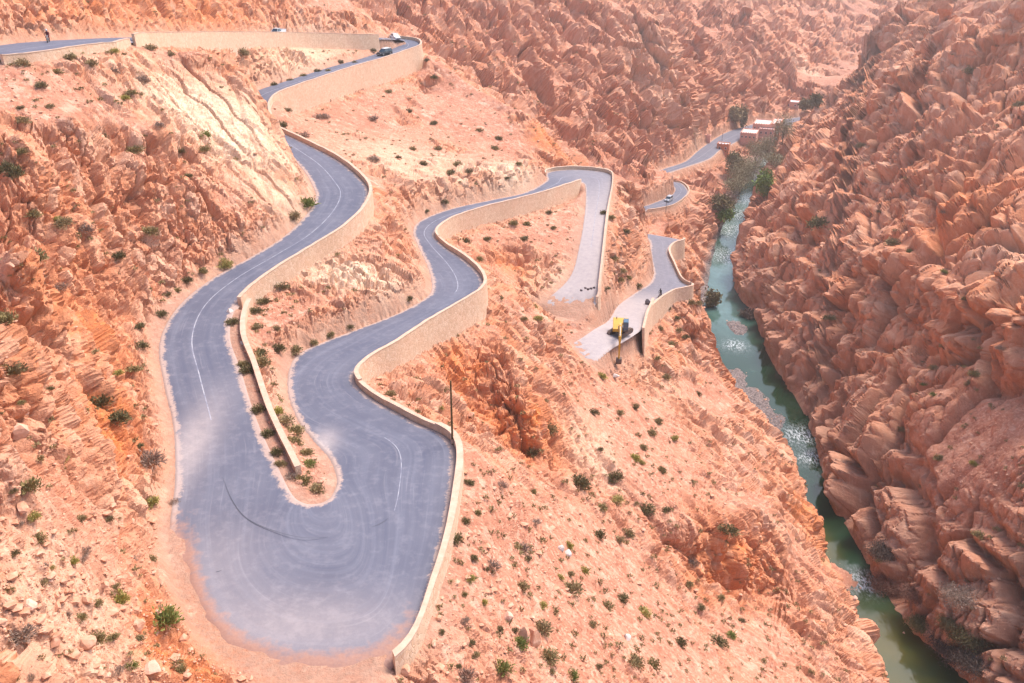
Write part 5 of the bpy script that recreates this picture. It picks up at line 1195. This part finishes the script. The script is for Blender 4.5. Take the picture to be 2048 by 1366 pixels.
for (u, v, px, lb) in [(812, 1345, 26, 'boulder beside the end of the straight hairpin wall'), (870, 1290, 16, 'stone under the straight hairpin wall'), (880, 1240, 14, 'round stone at the foot of the straight hairpin wall'), (60, 1215, 30, 'pale block on the stony slope at the left'), (275, 1255, 30, 'grey boulder beside the bright green shrub at the lower left'), (45, 1020, 30, 'upright pale block on the left slope'), (30, 870, 44, 'large block at the left edge'), (310, 1345, 34, 'pale slab in the lower left corner'), (175, 1290, 34, 'flat block beside the olive shrub at the lower left'), (560, 855, 10, 'stone on the hairpin verge'), (945, 835, 14, 'stone on the slope by the wooden pole')]: boulder(u, v, px, lb)
# fallen stones too many to count
V = []; F = []; nv = 0; base_v = []; 
for i in range(6):
    bm = bmesh.new(); bmesh.ops.create_icosphere(bm, subdivisions=1, radius=.5); r_ = np.random.default_rng(500 + i)
    vv_ = np.array([v_.co for v_ in bm.verts]) * (1 + .28 * r_.normal(size=(len(bm.verts), 1))) * np.array([1, .8, .6]); base_v.append((vv_, [tuple(x.index for x in f.verts) for f in bm.faces])); bm.free()
cnt = 0; rs.shuffle(cells)
for (j, i) in cells:
    k_ = ZB[j, i]; u, v = (i - 20 + .5) * CELL, (j - 20 + .5) * CELL
    if not (0 < u < 2048 and 0 < v < 1366) or rd[k_] < .7 or (_d[k_] > 240 and grav[k_] < .5) or _d[k_] > 330: continue
    w_ = (1 - rock[k_]) * (.15 + max(0, n2[k_] + .6 * n1[k_] + .25)) + .06
    if v > 1000: w_ += .15
    if grav[k_] > .5: w_ += .5
    if rs.random() > w_: continue
    vv_, ff = base_v[rs.integers(6)]; s_ = min(.16 * rs.pareto(2.6) + .10, .75); a_ = rs.uniform(0, 6.3); c_, q_ = math.cos(a_), math.sin(a_)
    pv = vv_ * s_; pv = np.stack([pv[:, 0] * c_ - pv[:, 1] * q_, pv[:, 0] * q_ + pv[:, 1] * c_, pv[:, 2]], 1) + PT[k_] + np.array([0, 0, .1 * s_])
    V.append(pv); F += [(a + nv, b + nv, c + nv) for a, b, c in ff]; nv += len(pv); cnt += 1
    if cnt >= 9000: break
o = mesh('rubble', np.vstack(V), F, 'boulder'); tag(o, 'broken stones and scree lying over the slopes', 'rubble', None, 'stuff')
# ------------------------------------------------------------------ thin warm haze in the gorge
hz = MB().box((100, 480, 0), (1500, 1300, 250)); k = NT('haze_air'); k.n.remove(k.b)
pv_ = k.new('ShaderNodeVolumePrincipled'); pv_.inputs['Color'].default_value = (1.0, .90, .88, 1); pv_.inputs['Density'].default_value = .00034; pv_.inputs['Anisotropy'].default_value = .6
k.l.new(pv_.outputs[0], k.n['Material Output'].inputs['Volume'])
zmin, zmax = float(PT[:, 2].min()) - 1.5, float(max(PT[:, 2].max(), 3)) + 1.5
hzo = MB().box((100, 480, (zmin + zmax) / 2), (1500, 1300, zmax - zmin)).build('haze', 'haze_air'); tag(hzo, 'thin pale haze filling the far gorge', 'haze', None, 'stuff')
print('haze box', zmin, zmax)
print('done', round(time.time() - T0, 1), 'hand shrubs', nh, 'small', len(small), 'stones', cnt)
